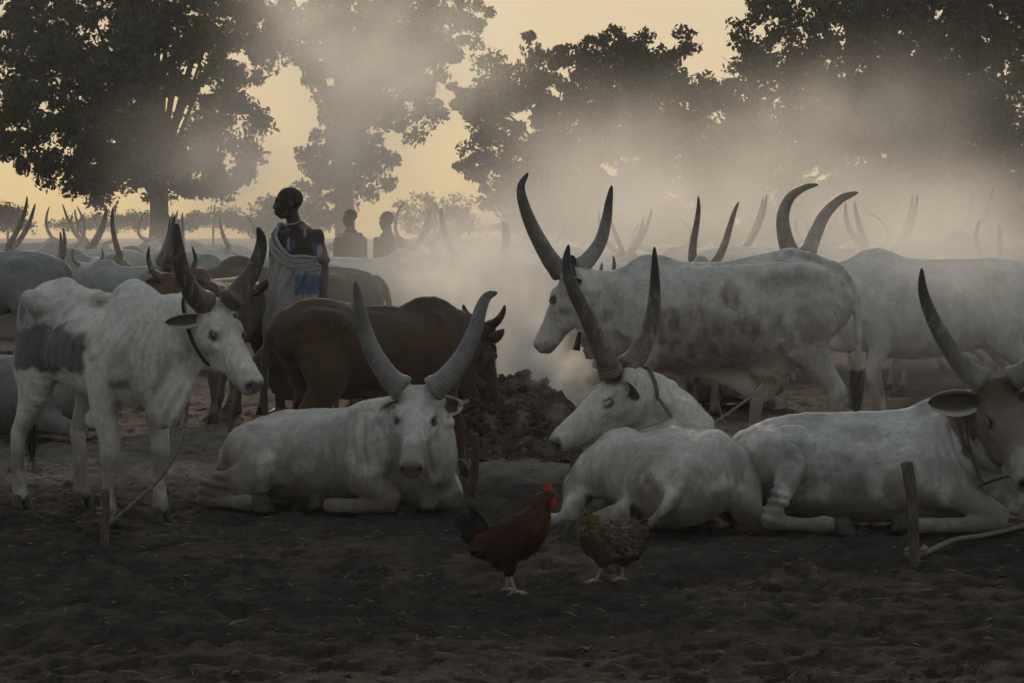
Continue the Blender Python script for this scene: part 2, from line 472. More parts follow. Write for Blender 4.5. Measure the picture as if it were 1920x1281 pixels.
def hoof_mesh():
    mu = Multi(); ns = 12
    for e in (-1, 1):
        rings = []
        for z, cx, rx, ry in ((.085, -.008, .034, .021), (.055, .0, .040, .025), (.02, .012, .050, .029), (.0, .018, .054, .029)):
            a = np.linspace(0, 2 * math.pi, ns, endpoint=False)
            r = np.stack([cx + rx * np.cos(a) * np.where(np.cos(a) > 0, 1.15, .8), e * .027 + ry * np.sin(a) * (1 - .35 * np.clip(np.cos(a), 0, 1)), np.full(ns, z)], 1)
            rings.append(r)
        v = np.concatenate(rings + [np.array([[.0, e * .027, .09], [.015, e * .027, .0]])])
        i = np.arange(3)[:, None] * ns; j = np.arange(ns)[None]; j2 = (j + 1) % ns
        q = np.stack([i + j2, i + j, i + ns + j, i + ns + j2], -1).reshape(-1, 4); kk = np.arange(ns); k2 = (kk + 1) % ns
        t = np.concatenate([np.stack([kk, k2, np.full(ns, 4 * ns)], 1), np.stack([3 * ns + k2, 3 * ns + kk, np.full(ns, 4 * ns + 1)], 1)])
        mu.add(v, q, t)
    return mu.mesh('hoof')
HOOF = hoof_mesh(); HOOF.materials.append(M_HOOF)
_u = np.linspace(0, 2 * math.pi, 14, endpoint=False); _v = np.linspace(0, math.pi, 9)
_ev = np.array([(math.sin(b) * math.cos(a), math.sin(b) * math.sin(a), math.cos(b)) for b in _v for a in _u])
_i = np.arange(8)[:, None] * 14; _j = np.arange(14)[None]
_eq = np.stack([_i + _j, _i + 14 + _j, _i + 14 + (_j + 1) % 14, _i + (_j + 1) % 14], -1).reshape(-1, 4)
EYE = mesh_np('eye', _ev * 0.0175, _eq); EYE.materials.append(M_EYE)

def ear_mesh(root, d, nrm, Ln, W, cup=0.55, droop=0.0, inner=(0.20, 0.14, 0.11), outer=(0.4, 0.37, 0.33), notch=False):
    d = unit(d); nrm = unit(np.asarray(nrm, float) - d * (np.asarray(nrm, float) @ d)); sd = np.cross(nrm, d)
    nu, nv = 15, 11; U = np.linspace(0, 1, nu); Vv = np.linspace(-1, 1, nv)
    lay = []; cols = []
    for off, c in ((0.0, inner), (-.007, outer)):
        for u in U:
            w = W * (0.30 + 0.70 * math.sin(math.pi * min(1, u * .92 + .08)) ** 0.8) * (1 if u < .9 else max(.12, math.sqrt(max(0, 1 - ((u - .9) / .1) ** 2))))
            for v in Vv:
                uu = u
                if notch and u > .8: uu = u - .22 * (u - .8) / .2 * (0.5 + 0.5 * math.cos(v * 9))
                p = root + d * Ln * uu + sd * w * v * .5 + nrm * (cup * w * (v * v - .35) * (1 - .5 * u) + off) + A(0, 0, -1) * droop * u * u * Ln
                lay.append(p); e = smooth(.55, .95, abs(v)) 
                cols.append(np.array(c) * (1 - e) + np.array(outer) * e)
    n1 = nu * nv; i = np.arange(nu - 1)[:, None] * nv; j = np.arange(nv - 1)[None]
    q = np.stack([i + j, i + j + 1, i + nv + j + 1, i + nv + j], -1).reshape(-1, 4)
    q2 = q[:, ::-1] + n1
    edge = [(k * nv, (k + 1) * nv) for k in range(nu - 1)] + [((nu - 1) * nv + k, (nu - 1) * nv + k + 1) for k in range(nv - 1)] + [((k + 1) * nv + nv - 1, k * nv + nv - 1) for k in range(nu - 1)]
    qe = np.array([(a, b, b + n1, a + n1) for a, b in edge])
    return mesh_np('ear', np.array(lay), np.concatenate([q, q2, qe]), attrs={'coat': np.array(cols)})

def horn_mesh(pts, r0, base=(0.16, 0.12, 0.09), mid=(0.10, 0.085, 0.07), tip=(0.022, 0.018, 0.016), nseg=18, n=8, seed=0):
    def rad(t): return r0 * (0.06 + 0.94 * (1 - t) ** 0.62 * (1 - .12 * math.sin(math.pi * t))) if t > .06 else r0 * (1.06 - .8 * t)
    P = catmull(pts, n); m = len(P)
    rng = np.random.RandomState(seed); ph = rng.rand(4) * 6
    v, q, t = tube(pts, rad, nseg, n, rfun=lambda tt, a: 1 + .03 * np.sin(a * 2 + ph[0] + tt * 3) + .012 * np.sin(tt * 60 + ph[1]) * (1 - tt))
    al = np.concatenate([np.repeat(np.linspace(0, 1, m), nseg), [0, 1]])
    c = np.stack([np.interp(al, [0, .35, .8, 1], [base[k], mid[k], tip[k] * 1.6, tip[k]]) for k in range(3)], 1)
    return mesh_np('horn', v, [q, t], attrs={'coat': c, 'along': al})

def tuft_mesh(name, a, b, r, n=46, seed=0, curl=.25):
    """hanging hair: thin tapered blades running from a to b"""
    rng = np.random.RandomState(seed); vs_ = []; ts = []; o = 0
    d = b - a; Ln = np.linalg.norm(d); s1 = unit(np.cross(d, A(.3, .9, .2))); s2 = np.cross(unit(d), s1)
    for i in range(n):
        th = rng.rand() * 6.283; rr = r * math.sqrt(rng.rand()); e = math.cos(th) * s1 + math.sin(th) * s2
        st = a + d * rng.rand() * .35; pts = []
        le = Ln * (.45 + .45 * rng.rand())
        for k in range(4):
            f = k / 3; pts.append(st + unit(d) * le * f + e * rr * (1 + .5 * math.sin(f * 3)) * (1 - .5 * f) + rng.normal(size=3) * curl * r * f)
        wd = .0055; sdv = unit(np.cross(d, e)) * wd
        for k, p in enumerate(pts): vs_ += [p - sdv * (1 - k / 3.3), p + sdv * (1 - k / 3.3)]
        for k in range(3): ts += [(o + 2 * k, o + 2 * k + 1, o + 2 * k + 3), (o + 2 * k, o + 2 * k + 3, o + 2 * k + 2)]
        o += 8
    return mesh_np(name, np.array(vs_), np.array(ts))

TORSO = [(-.80, 1.02, .13, .17), (-.66, 1.00, .205, .235), (-.45, .975, .245, .275), (-.2, .93, .265, .305), (.05, .905, .28, .325),
         (.28, .915, .255, .33), (.48, .945, .215, .315), (.64, .95, .16, .26), (.74, .95, .10, .18)]
def front_leg(e, x=.46, hx=None, y=.155, hy=None, lift=0):
    hx = x if hx is None else hx; hy = y if hy is None else hy
    return [(x - .06, e * .165, .92, .075, .17), (x - .03, e * .175, .76, .075, .12), (x - .04 + (hx - x) * .2, e * .165, .62, .066, .085), (x + (hx - x) * .45, e * (y + hy) / 2, .47, .052, .058), (x + .012 + (hx - x) * .6, e * (y * .4 + hy * .6), .385, .052, .056),
            (hx + .0 - (hx - x) * .2, e * hy, .30, .036, .038), (hx - .005, e * hy, .18, .032, .035), (hx + .0, e * hy, .115, .042, .045), (hx + .022, e * hy, .065, .040, .043)]
def hind_leg(e, x=-.60, hx=None, y=.15, hy=None):
    hx = x if hx is None else hx; hy = y if hy is None else hy
    d = hx - x
    return [(x + .06, e * .14, 1.0, .10, .20), (x + .10, e * .17, .83, .105, .19), (x + .10 + d * .2, e * .175, .70, .085, .145), (x + .03 + d * .4, e * .165, .58, .06, .095), (x - .055 + d * .7, e * y, .475, .042, .06),
            (x - .075 + d * .8, e * (y + hy) / 2, .43, .042, .056), (hx - .055, e * hy, .34, .036, .043), (hx - .04, e * hy, .2, .033, .037), (hx - .03, e * hy, .12, .042, .046), (hx - .005, e * hy, .065, .040, .043)]

def coat_fn(base=WHITE, dirt=(0.17, 0.125, 0.09), legd=.8, patches=(), nose=(0.115, 0.07, 0.062), face=None, stain=.35, seed=0, hoof_dark=True):
    def f(V, hd, extra=None):
        n = len(V); C = np.tile(np.array(base, float), (n, 1))
        n1 = fbm(V * 3.1 + seed, 4, seed); n2 = fbm(V * 11.0 + seed, 4, seed + 5)
        C *= (1 + .10 * n1)[:, None]
        def mix(m, c):
            nonlocal C; C = C * (1 - m[:, None]) + np.array(c) * m[:, None]
        mix(smooth(.0, 1.0, n1 + .5 * n2) * stain, dirt)
        mix(smooth(.62, .10, V[:, 2] + .10 * n1) * legd * smooth(-.8, .4, n2 + .3), dirt)
        n3 = fbm(V * A(26, 26, 9) + seed, 3, seed + 8)
        for (c, r, col, st, rag, *sf) in patches:       # ellipsoidal coat patch with a ragged edge; soft ones are rubbed-in dirt
            w_ = sf[0] if sf else .12
            d = np.sqrt((((V - np.array(c)) / np.array(r)) ** 2).sum(1)) + rag * (n2 * .5 + n1 * .5)
            mix(smooth(1 + w_, 1 - w_, d) * st * (1 if not sf else np.clip(.75 + .45 * n3, .2, 1.2)), col)
        n4 = fbm(V * A(70, 70, 14) + seed, 3, seed + 11); C *= (1 + .10 * n3 + .09 * n4)[:, None]
        mix(smooth(.1, .9, fbm(V * A(5, 5, 2.2) + 9 + seed, 4, seed + 13)) * .30 * min(1, stain * 2.2), tuple(c * .62 for c in base))       # dusty grey streaks
        mix(smooth(.62, .80, vnoise(V * 46 + seed, seed + 15)) * .45, tuple(c * .45 for c in base))                                    # flies, scabs, specks
        if hd is not None:
            h = hd.loc(V)
            inh = (h[:, 0] > -.08) & (h[:, 0] < .62) & (np.abs(h[:, 1]) < .16) & (h[:, 2] > -.30) & (h[:, 2] < .08)
            inh = inh.astype(float)
            if face is not None: mix(inh * smooth(.62, .30, h[:, 0] + .1 * n2) * face[1], face[0])
            for e in (-1, 1):
                d = np.linalg.norm((h - A(.185, e * .102, -.064)) * A(.7, 1, 1), axis=1); mix(inh * smooth(.034, .017, d) * .7, (.07, .055, .05))
                d = np.linalg.norm(h - A(.53, e * .042, -.09), axis=1); mix(inh * smooth(.026, .014, d), (.02, .014, .012))
            mix(inh * smooth(.505, .528, h[:, 0] + .012 * n2) * smooth(-.128, -.108, h[:, 2]) * smooth(-.03, -.06, h[:, 2]) * smooth(.075, .05, np.abs(h[:, 1])) * .9, nose)
            mix(inh * smooth(.40, .50, h[:, 0]) * smooth(-.13, -.145, h[:, 2]) * .5, (.16, .10, .085))
        return np.clip(C, .004, 1)
    return f

def skin_detail(V, Q, amp=.004, folds=None, seed=0):
    Nn = vnormals(V, Q)
    d = amp * fbm(V * 9.0, 3, seed) + amp * .35 * fbm(V * 30.0, 2, seed + 9)
    d = d * smooth(.0, .12, V[:, 2])
    if folds is not None:
        for (c, r, dirv, fr, am) in folds:           # parallel skin folds inside an ellipsoid
            m = smooth(1.0, .35, np.sqrt((((V - np.array(c)) / np.array(r)) ** 2).sum(1)))
            ph = V @ unit(dirv) * fr + 1.6 * fbm(V * 5.0, 3, seed + 3)
            d = d + m * am * np.sin(ph)
    return V + Nn * d[:, None]

def short_coat(root, V, Q, C, n, ln, wd, flow, seed, mat):
    """short hair lying along the body: thin slivers rooted in the skin"""
    rng = np.random.RandomState(seed); Nn = vnormals(V, Q)
    ar = np.linalg.norm(np.cross(V[Q[:, 2]] - V[Q[:, 0]], V[Q[:, 3]] - V[Q[:, 1]]), axis=1); f = rng.choice(len(Q), n, p=ar / ar.sum())
    u, v = rng.rand(n, 1), rng.rand(n, 1)
    bl = lambda X: (X[Q[f, 0]] * (1 - u) + X[Q[f, 1]] * u) * (1 - v) + (X[Q[f, 3]] * (1 - u) + X[Q[f, 2]] * u) * v
    P, K, c = bl(V), bl(Nn), bl(C)
    d = np.asarray(flow, float) + rng.normal(size=(n, 3)) * .35; d = d - K * (d * K).sum(1)[:, None]; d /= np.maximum(np.linalg.norm(d, axis=1), 1e-6)[:, None]
    d = d * .95 + K * (.16 + .2 * rng.rand(n, 1)); sd = np.cross(d, K + rng.normal(size=(n, 3)) * .3); sd /= np.maximum(np.linalg.norm(sd, axis=1), 1e-6)[:, None]
    l = ln * (.6 + .8 * rng.rand(n, 1))
    W = np.stack([P - K * .001 - sd * wd, P - K * .001 + sd * wd, P + d * l], 1).reshape(-1, 3)
    cc = np.repeat(np.clip(c * (.72 + .48 * rng.rand(n, 1)), 0, 1), 3, 0)
    tag(obj('short_coat', mesh_np('short_coat', W, np.arange(3 * n).reshape(-1, 3), False, {'coat': cc}), mat, root), kind='stuff')
LAST = {}
def collar(c, n, r, rmax=.36, bins=36, slack=0.0):
    """loop that lies on the skin of the last body built, where the plane (c, n) cuts it"""
    V = LAST['V']; n = unit(n); d = (V - c) @ n; m = (np.abs(d) < .014) & (np.linalg.norm(V - c, axis=1) < rmax); P = V[m] - np.outer(d[m], n)
    s1 = unit(np.cross(n, A(0, 0, 1)) if abs(n[2]) < .9 else np.cross(n, A(0, 1, 0))); s2 = np.cross(n, s1); o = P.mean(0)
    a = np.arctan2((P - o) @ s2, (P - o) @ s1); R = np.linalg.norm(P - o, axis=1); b = ((a + math.pi) / (2 * math.pi) * bins).astype(int) % bins
    rr = np.array([R[b == k].max() if (b == k).any() else np.nan for k in range(bins)]); ok = ~np.isnan(rr)
    rr = np.interp(np.arange(bins), np.nonzero(ok)[0], rr[ok], period=bins); rr = (np.roll(rr, 1) + rr * 2 + np.roll(rr, -1)) / 4
    ang = (np.arange(bins) + .5) / bins * 2 * math.pi - math.pi
    L_ = [o + (rr[k] + r * .75 + slack) * (math.cos(ang[k]) * s1 + math.sin(ang[k]) * s2) for k in range(bins)]
    return L_ + [L_[0]]
def make_body(root, S, hd, coat, res=.014, fres=.008, detail=.004, folds=None, seed=0, name='body', mat=None, hoofs=(), eyes=True, zmin=None, lid=(.16, .13, .11), fur=0, sleep=False):
    V, Q = S.build(res, hd.fine() if hd is not None and fres < res else None, fres)
    V = skin_detail(V, Q, detail, folds, seed)
    if zmin is not None: V[:, 2] = np.maximum(V[:, 2], zmin)
    CC = coat(V, hd); LAST['V'] = V
    me = mesh_np(name, V, Q, attrs={'coat': CC})
    b = obj(name, me, mat or M_HIDE, root)
    if fur: short_coat(root, V, Q, CC, fur, .018, .0011, (-.8, 0, -.6), seed + 1, mat or M_HIDE)
    if eyes and hd is not None:
        for e in (-1, 1):
            if sleep:
                v = hd.p(.184, e * .093, -.065) + (_ev * .0215 * hd.s * A(1.25, 1, .9)) @ hd.R
                obj('eyelid', mesh_np('eyelid', v, _eq, attrs={'coat': np.tile(A(*WHITE) * .62, (len(v), 1))}), mat or M_HIDE, root)
                continue
            o = obj('eye', EYE, None, root, hd.p(.184, e * .094, -.065)); o.scale = (hd.s,) * 3
    if eyes and fres < .01:
        for e in (-1, 1):
            for up in (1, -1):
                p = [hd.p(.184 + .027 * math.cos(a), e * ((.103 if sleep else .101) + .010 * math.sin(a)), -.065 + (-.010 * math.sin(a) + up * .003 if sleep else up * (.0155 if up > 0 else .012) * math.sin(a))) for a in np.linspace(0, math.pi, 7)]
                v, q, t = tube(p, [.004, .0075, .0085, .0075, .004], 7, 3)
                obj('eyelid', mesh_np('eyelid', v, [q, t], attrs={'coat': np.tile(lid, (len(v), 1))}), mat or M_HIDE, root)
    for h in hoofs:                                   # (position, yaw, pitch, roll, scale)
        o = obj('hoof', HOOF, None, root, h[0]); o.rotation_euler = (h[3] if len(h) > 3 else 0, h[2] if len(h) > 2 else 0, h[1] if len(h) > 1 else 0)
        sc = h[4] if len(h) > 4 else 1.0; o.scale = (sc, sc, sc)
    return b

def head_extras(root, hd, horn_pts=None, r0=.055, ear_len=.21, ear_w=.12, earL=None, earR=None, coat_col=WHITE, hornc=None, seed=0, notch=False, inner=(0.17, .11, .085), nseg=18, n=8):
    """horn_pts: [points of the left horn, points of the right horn] in local space, base first"""
    if horn_pts:
        for i, hp in enumerate(horn_pts):
            if hp is None: continue
            obj('horn', horn_mesh(hp, r0, seed=seed + i, nseg=nseg, n=n, **(hornc or {})), M_HORN, root)
    for e, ed in ((1, earL), (-1, earR)):
        if ed is False: continue
        d = ed if ed is not None else (hd.Y * e * .9 - hd.X * .18 - hd.Z * .12)
        nm = hd.X * .7 + hd.Z * .55
        obj('ear', ear_mesh(hd.p(.045, e * .088, -.075), d, nm, ear_len * hd.s, ear_w * hd.s, inner=inner, outer=tuple(c * .85 for c in coat_col), notch=notch), M_HIDE, root)

def hornpair(hd, kind=0, ln=.75, spread=.5, back=.0, r=None):
    """symmetric horn control points in the head frame; up = away from the forehead / along -X"""
    out = []
    for e in (1, -1):
        pts = [hd.p(.005, e * .07, -.03)]
        U = -hd.X * .80 + hd.Z * .6; U = unit(U); W = unit(hd.X * .6 + hd.Z * .8)       # 'up' of the crown of the head, and forward of it
        if kind == 0:   # lyre: out, up, in at the tip
            prof = [(.10, .03), (.24, .16), (.34, .38), (.37, .62), (.32, .84), (.24, 1.0)]
        elif kind == 1: # wide, tips out
            prof = [(.10, .03), (.22, .18), (.30, .42), (.33, .66), (.38, .86), (.47, 1.0)]
        elif kind == 2: # circle, tips in
            prof = [(.12, .01), (.30, .12), (.42, .34), (.42, .60), (.33, .84), (.18, 1.0)]
        else:           # short
            prof = [(.08, .08), (.12, .3), (.14, .6), (.12, 1.0)]
        for sx, sz in prof:
            pts.append(hd.o + hd.s * (hd.Y * e * (.07 + spread * sx * 1.0) + U * (ln * sz) + W * (ln * (.30 * (sz * sz - sz * .75) + back * sz))))
        out.append(pts)
    return out

def standing_body(S, torso=TORSO, fl=None, hl=None, hump=(.42, 1.235, .17, .085, .135), neck=None, hd=None, dew=None, s=1.0, udder=False, navel=False, tail=None, bony=1.0, w=1.0):
    Y = A(0, 1, 0)
    S.loft([(x * s, 0, z * s, wd * s * w, h * s) for x, z, wd, h in torso], Y, .05, 3)
    x, z, rx, ry, rz = hump
    S.ell(A(x, 0, z) * s, A(rx, ry, rz) * s, None, .06)
    for e in (-1, 1):
        S.ell(A(-.42, e * .19 * w, 1.15) * s, A(.08, .05, .05) * s, None, .07 / bony)       # hip bone
        S.ell(A(-.80, e * .085, 1.04) * s, A(.05, .04, .05) * s, None, .05)                       # pin bone
        S.loft([(.40 * s, e * .11 * s, 1.20 * s, .045 * s, .06 * s), (.47 * s, e * .185 * s * w, .98 * s, .05 * s, .11 * s), (.52 * s, e * .185 * s * w, .80 * s, .06 * s, .08 * s)], Y, .05, 2)
    S.loft([(-.72 * s, 0, 1.175 * s, .05 * s, .035 * s), (-.45 * s, 0, 1.232 * s, .035 * s, .03 * s), (.1 * s, 0, 1.222 * s, .035 * s, .025 * s), (.4 * s, 0, 1.24 * s, .04 * s, .04 * s)], Y, .06, 2)  # spine
    for leg in (fl or [front_leg(1), front_leg(-1)]) + (hl or [hind_leg(1), hind_leg(-1)]):
        S.loft([tuple(np.array(p) * s) for p in leg], Y, .03, 2)
    if neck: S.loft([tuple(p) for p in neck], Y, .06, 3)
    if dew: S.loft([tuple(p) for p in dew], Y, .05, 3)
    if navel: S.loft([(.12 * s, 0, .60 * s, .03 * s, .08 * s), (-.05 * s, 0, .55 * s, .025 * s, .06 * s), (-.18 * s, 0, .53 * s, .022 * s, .045 * s)], Y, .05, 2)
    if udder: 
        S.ell(A(-.42, 0, .66) * s, A(.14, .11, .10) * s, None, .06)
        for e in (-1, 1):
            for xx in (-.45, -.36): S.loft([(xx * s, e * .05 * s, .58 * s, .016 * s), (xx * s, e * .055 * s, .52 * s, .012 * s)], None, .02, 1)
    tl = tail or [(-.80, 0, 1.16), (-.90, 0, 1.06), (-.93, 0, .85), (-.92, 0, .62), (-.91, 0, .46)]
    rr = np.interp(np.linspace(0, 1, len(tl)), [0, .25, 1], [.042, .03, .018])
    S.loft([tuple(np.array(p) * s) + (r_ * s,) for p, r_ in zip(tl, rr)], None, .025, 2)
    return np.array(tl[-1]) * s

def std_neck(hd, s=1.0, low=0.0):
    b = hd.p(.03, 0, -.13)
    return [(.50 * s, 0, 1.04 * s, .145 * s, .25 * s), (.70 * s, 0, (1.04 + low * .3) * s, .11 * s, .205 * s), tuple(.45 * np.array((.70 * s, 0, 1.05 * s)) + .55 * b) + (.082 * s, .15 * s), tuple(b) + (.078 * s, .115 * s)]
def std_dew(hd, s=1.0, deep=.1):
    b = hd.p(.20, 0, -.24)
    return [tuple(b) + (.02 * s, .045 * s), tuple(.5 * b + .5 * A(.78, 0, .80) * s - A(0, 0, .04)) + (.026 * s, (.09 + deep * .3) * s), (.72 * s, 0, .72 * s, .04 * s, (.11 + deep * .4) * s), (.58 * s, 0, .63 * s, .05 * s, .09 * s)]
def std_hoofs(fl, hl, s=1.0, yaw=0):
    return [(A(l[-1][0], l[-1][1], 0) * s - A(0, 0, .004), yaw, 0, 0, s) for l in fl + hl]

def generic_cow(name, label, cat, loc, rotz, s=1.0, poll=(1.05, 0, 1.28), look=(.75, 0, -.65), horn=(0, .7, .6), coat=None, seed=0, res=.026, fres=.018, coatc=WHITE, group=None, ear=.2, dirt=None, parent=None, w=1.0, r0=.05, tail=None, fl=None, hl=None):
    root = thing(name, label, cat, loc, rotz, group)
    hd = Head(A(*poll) * s, A(*look), A(.6, 0, .8) if abs(look[2]) > .2 else A(0, 0, 1), s)
    S = Sdf(); hd.sdf(S)
    fl = fl or [front_leg(1), front_leg(-1, hx=.58)]; hl = hl or [hind_leg(1), hind_leg(-1, hx=-.68)]
    te = standing_body(S, hd=hd, s=s, neck=std_neck(hd, s), dew=std_dew(hd, s), fl=fl, hl=hl, w=w, tail=tail)
    make_body(root, S, hd, coat or coat_fn(coatc, seed=seed), res, fres, .005, seed=seed, hoofs=std_hoofs(fl, hl, s))
    head_extras(root, hd, hornpair(hd, *horn) if horn else None, r0 * s, coat_col=coatc, seed=seed, ear_len=ear, nseg=12, n=4)
    obj('tail_switch', tuft_mesh('tail_switch', te + A(0, 0, .04), te + A(.0, 0, -.22 * s), .03 * s, 30, seed), M_HAIR, root)
    return root
# ------------------------------------------------------------------ ground
def axis(parts):
    out = [parts[0][0]]
    for a, b, st0, st1 in parts:
        x = out[-1]
        while x < b - 1e-6:
            f = (x - a) / (b - a); x += st0 * (st1 / st0) ** f; out.append(min(x, b))
    return np.array(out)
_rp = np.random.RandomState(123)
PRINTS = np.stack([(_rp.rand(1500) - .5) * 8.4, 8 + 13 * _rp.rand(1500), _rp.rand(1500) * 6.283], 1)      # cloven hoof prints
def prints(P):
    h = np.zeros(len(P)); near = (np.abs(P[:, 0]) < 4.4) & (P[:, 1] > 7.8) & (P[:, 1] < 21.5)
    ids = np.nonzero(near)[0]
    if len(ids) == 0: return h
    o = ids[np.argsort(P[ids, 1])]; ys = P[o, 1]
    for x, y, a in PRINTS:
        s = o[np.searchsorted(ys, y - .13):np.searchsorted(ys, y + .13)]; s = s[np.abs(P[s, 0] - x) < .13]
        if len(s) == 0: continue
        u = (P[s, 0] - x) * math.cos(a) + (P[s, 1] - y) * math.sin(a); v = -(P[s, 0] - x) * math.sin(a) + (P[s, 1] - y) * math.cos(a)
        r = np.minimum(np.hypot(u / .055, (v - .026) / .024), np.hypot(u / .055, (v + .026) / .024))
        h[s] += -.026 * smooth(1.15, .6, r) + .012 * smooth(.8, 1.3, r) * smooth(2.2, 1.3, r)
    return h
def ground_h(P):
    """height of the trampled ground: soft swells, hoof pocks, crumbs"""
    near = smooth(60, 22, P[:, 1]) 
    h = .018 * fbm(P * A(.9, .9, 0) , 3, 2) + .013 * fbm(P * A(4.2, 4.2, 0), 3, 8)
    pk = fbm(P * A(6.5, 8.0, 0) + 4, 2, 21); h = h - .022 * smooth(.25, .75, pk) + .011 * smooth(.2, .6, -pk)
    rg = 1 - np.abs(fbm(P * A(9, 11, 0) + 7, 3, 41)); h = h + .012 * fbm(P * A(15, 15, 0), 2, 31) + .007 * fbm(P * A(34, 34, 0), 2, 37) + .012 * (rg - .6)
    h = h + .75 * prints(P)
    return h * near - .012
def make_ground():
    xs = axis([(-420, -40, 45, 12), (-40, -8, 8, .35), (-8, -4.0, .3, .03), (-4.0, 4.0, .027, .027), (4.0, 8, .03, .3), (8, 40, .35, 8), (40, 420, 12, 45)])
    ys = axis([(-40, 2, 10, 3), (2, 7.6, 1.0, .1), (7.6, 15, .026, .034), (15, 30, .035, .2), (30, 80, .3, 4), (80, 420, 6, 45)])
    X, Y = np.meshgrid(xs, ys, indexing='ij'); P = np.stack([X.ravel(), Y.ravel(), np.zeros(X.size)], 1)
    P[:, 2] = ground_h(P)
    hx, hy = (962 - 960) / F * 17.45, 17.45           # ash and dust round the fire, painted paler to brighten the shaded mid-ground
    ash = smooth(5.0, .8, np.hypot((P[:, 0] - hx) * .85, P[:, 1] - hy) + 1.3 * fbm(P * A(.8, .8, 0), 4, 51))
    nx, ny = len(xs), len(ys); i = np.arange(nx - 1)[:, None] * ny; j = np.arange(ny - 1)[None]
    Q = np.stack([i + j, i + ny + j, i + ny + j + 1, i + j + 1], -1).reshape(-1, 4)
    m, nt, b = new_mat('trampled_earth')
    v = coords(nt)
    big = noise_tex(nt, v, .55, 5, .6); mid = noise_tex(nt, v, 5, 6, .65); fin = noise_tex(nt, v, 55, 4, .7)
    c = ramp(nt, big, [(.3, (.038, .029, .022)), (.55, (.062, .048, .037)), (.75, (.092, .072, .055))])
    c = mixc(nt, ramp(nt, mid, [(.42, .75), (.6, 0.)]), c, (.028, .021, .016))
    c = mixc(nt, mixc(nt, 1.0, attr(nt, 'ash', 'Fac'), ramp(nt, mid, [(.3, .35), (.65, .8)]), 'MULTIPLY'), c, (.36, .295, .235))  # ash colour set pale to lift ground lying in the cattle's shade
    c = mixc(nt, 1.0, c, ramp(nt, fin, [(.25, .55), (.75, 1.25)]), 'MULTIPLY')
    L(nt, c, b.inputs['Base Color']); b.inputs['Roughness'].default_value = .95; b.inputs['Specular IOR Level'].default_value = .12
    n1 = bump(nt, None, noise_tex(nt, v, 14, 6, .7), .9, .03); bump(nt, b, fin, .9, .015, n1)
    g = obj('ground', mesh_np('ground', P, Q, attrs={'ash': ash}), m); tag(g, kind='structure'); return g
make_ground()

# ------------------------------------------------------------------ trees
def leaf_mat(name, c0, c1):
    m, nt, b = new_mat(name)
    v = coords(nt)
    L(nt, ramp(nt, noise_tex(nt, v, 3.0, 3), [(.3, c0), (.7, c1)]), b.inputs['Base Color'])
    b.inputs['Roughness'].default_value = .6; b.inputs['Specular IOR Level'].default_value = .25
    return m
M_LEAF = leaf_mat('dark_foliage', (.026, .038, .022), (.048, .060, .030))
M_LEAF2 = leaf_mat('dry_foliage', (.050, .055, .030), (.085, .085, .045))
M_BARK = plain('bark', (.07, .055, .042), .95, .4, 6, .8, .1, .03, (3, 3, .8))

def leaves_mesh(centers, rads, per, size, seed, flat=.75):
    rng = np.random.RandomState(seed); n = len(centers) * per
    c = np.repeat(centers, per, 0); r = np.repeat(rads, per)
    d = rng.normal(size=(n, 3)); d /= np.linalg.norm(d, axis=1)[:, None]
    p = c + d * (r * rng.rand(n) ** .55)[:, None] * A(1, 1, flat)
    ax = rng.normal(size=(n, 3)) + A(0, 0, -.5); ax /= np.linalg.norm(ax, axis=1)[:, None]
    sd = np.cross(ax, rng.normal(size=(n, 3))); sd /= np.linalg.norm(sd, axis=1)[:, None]
    s = size * (.6 + .8 * rng.rand(n))[:, None]
    nm = np.cross(ax, sd)
    a = p - ax * s * .55; b_ = p + ax * s * .55; l = p - sd * s * .26 + nm * s * .07; r_ = p + sd * s * .26 + nm * s * .07
    V = np.stack([a, l, b_, r_], 1).reshape(-1, 3); o = np.arange(n)[:, None] * 4
    return V, np.concatenate([o + [[0, 1, 2]], o + [[0, 2, 3]]])
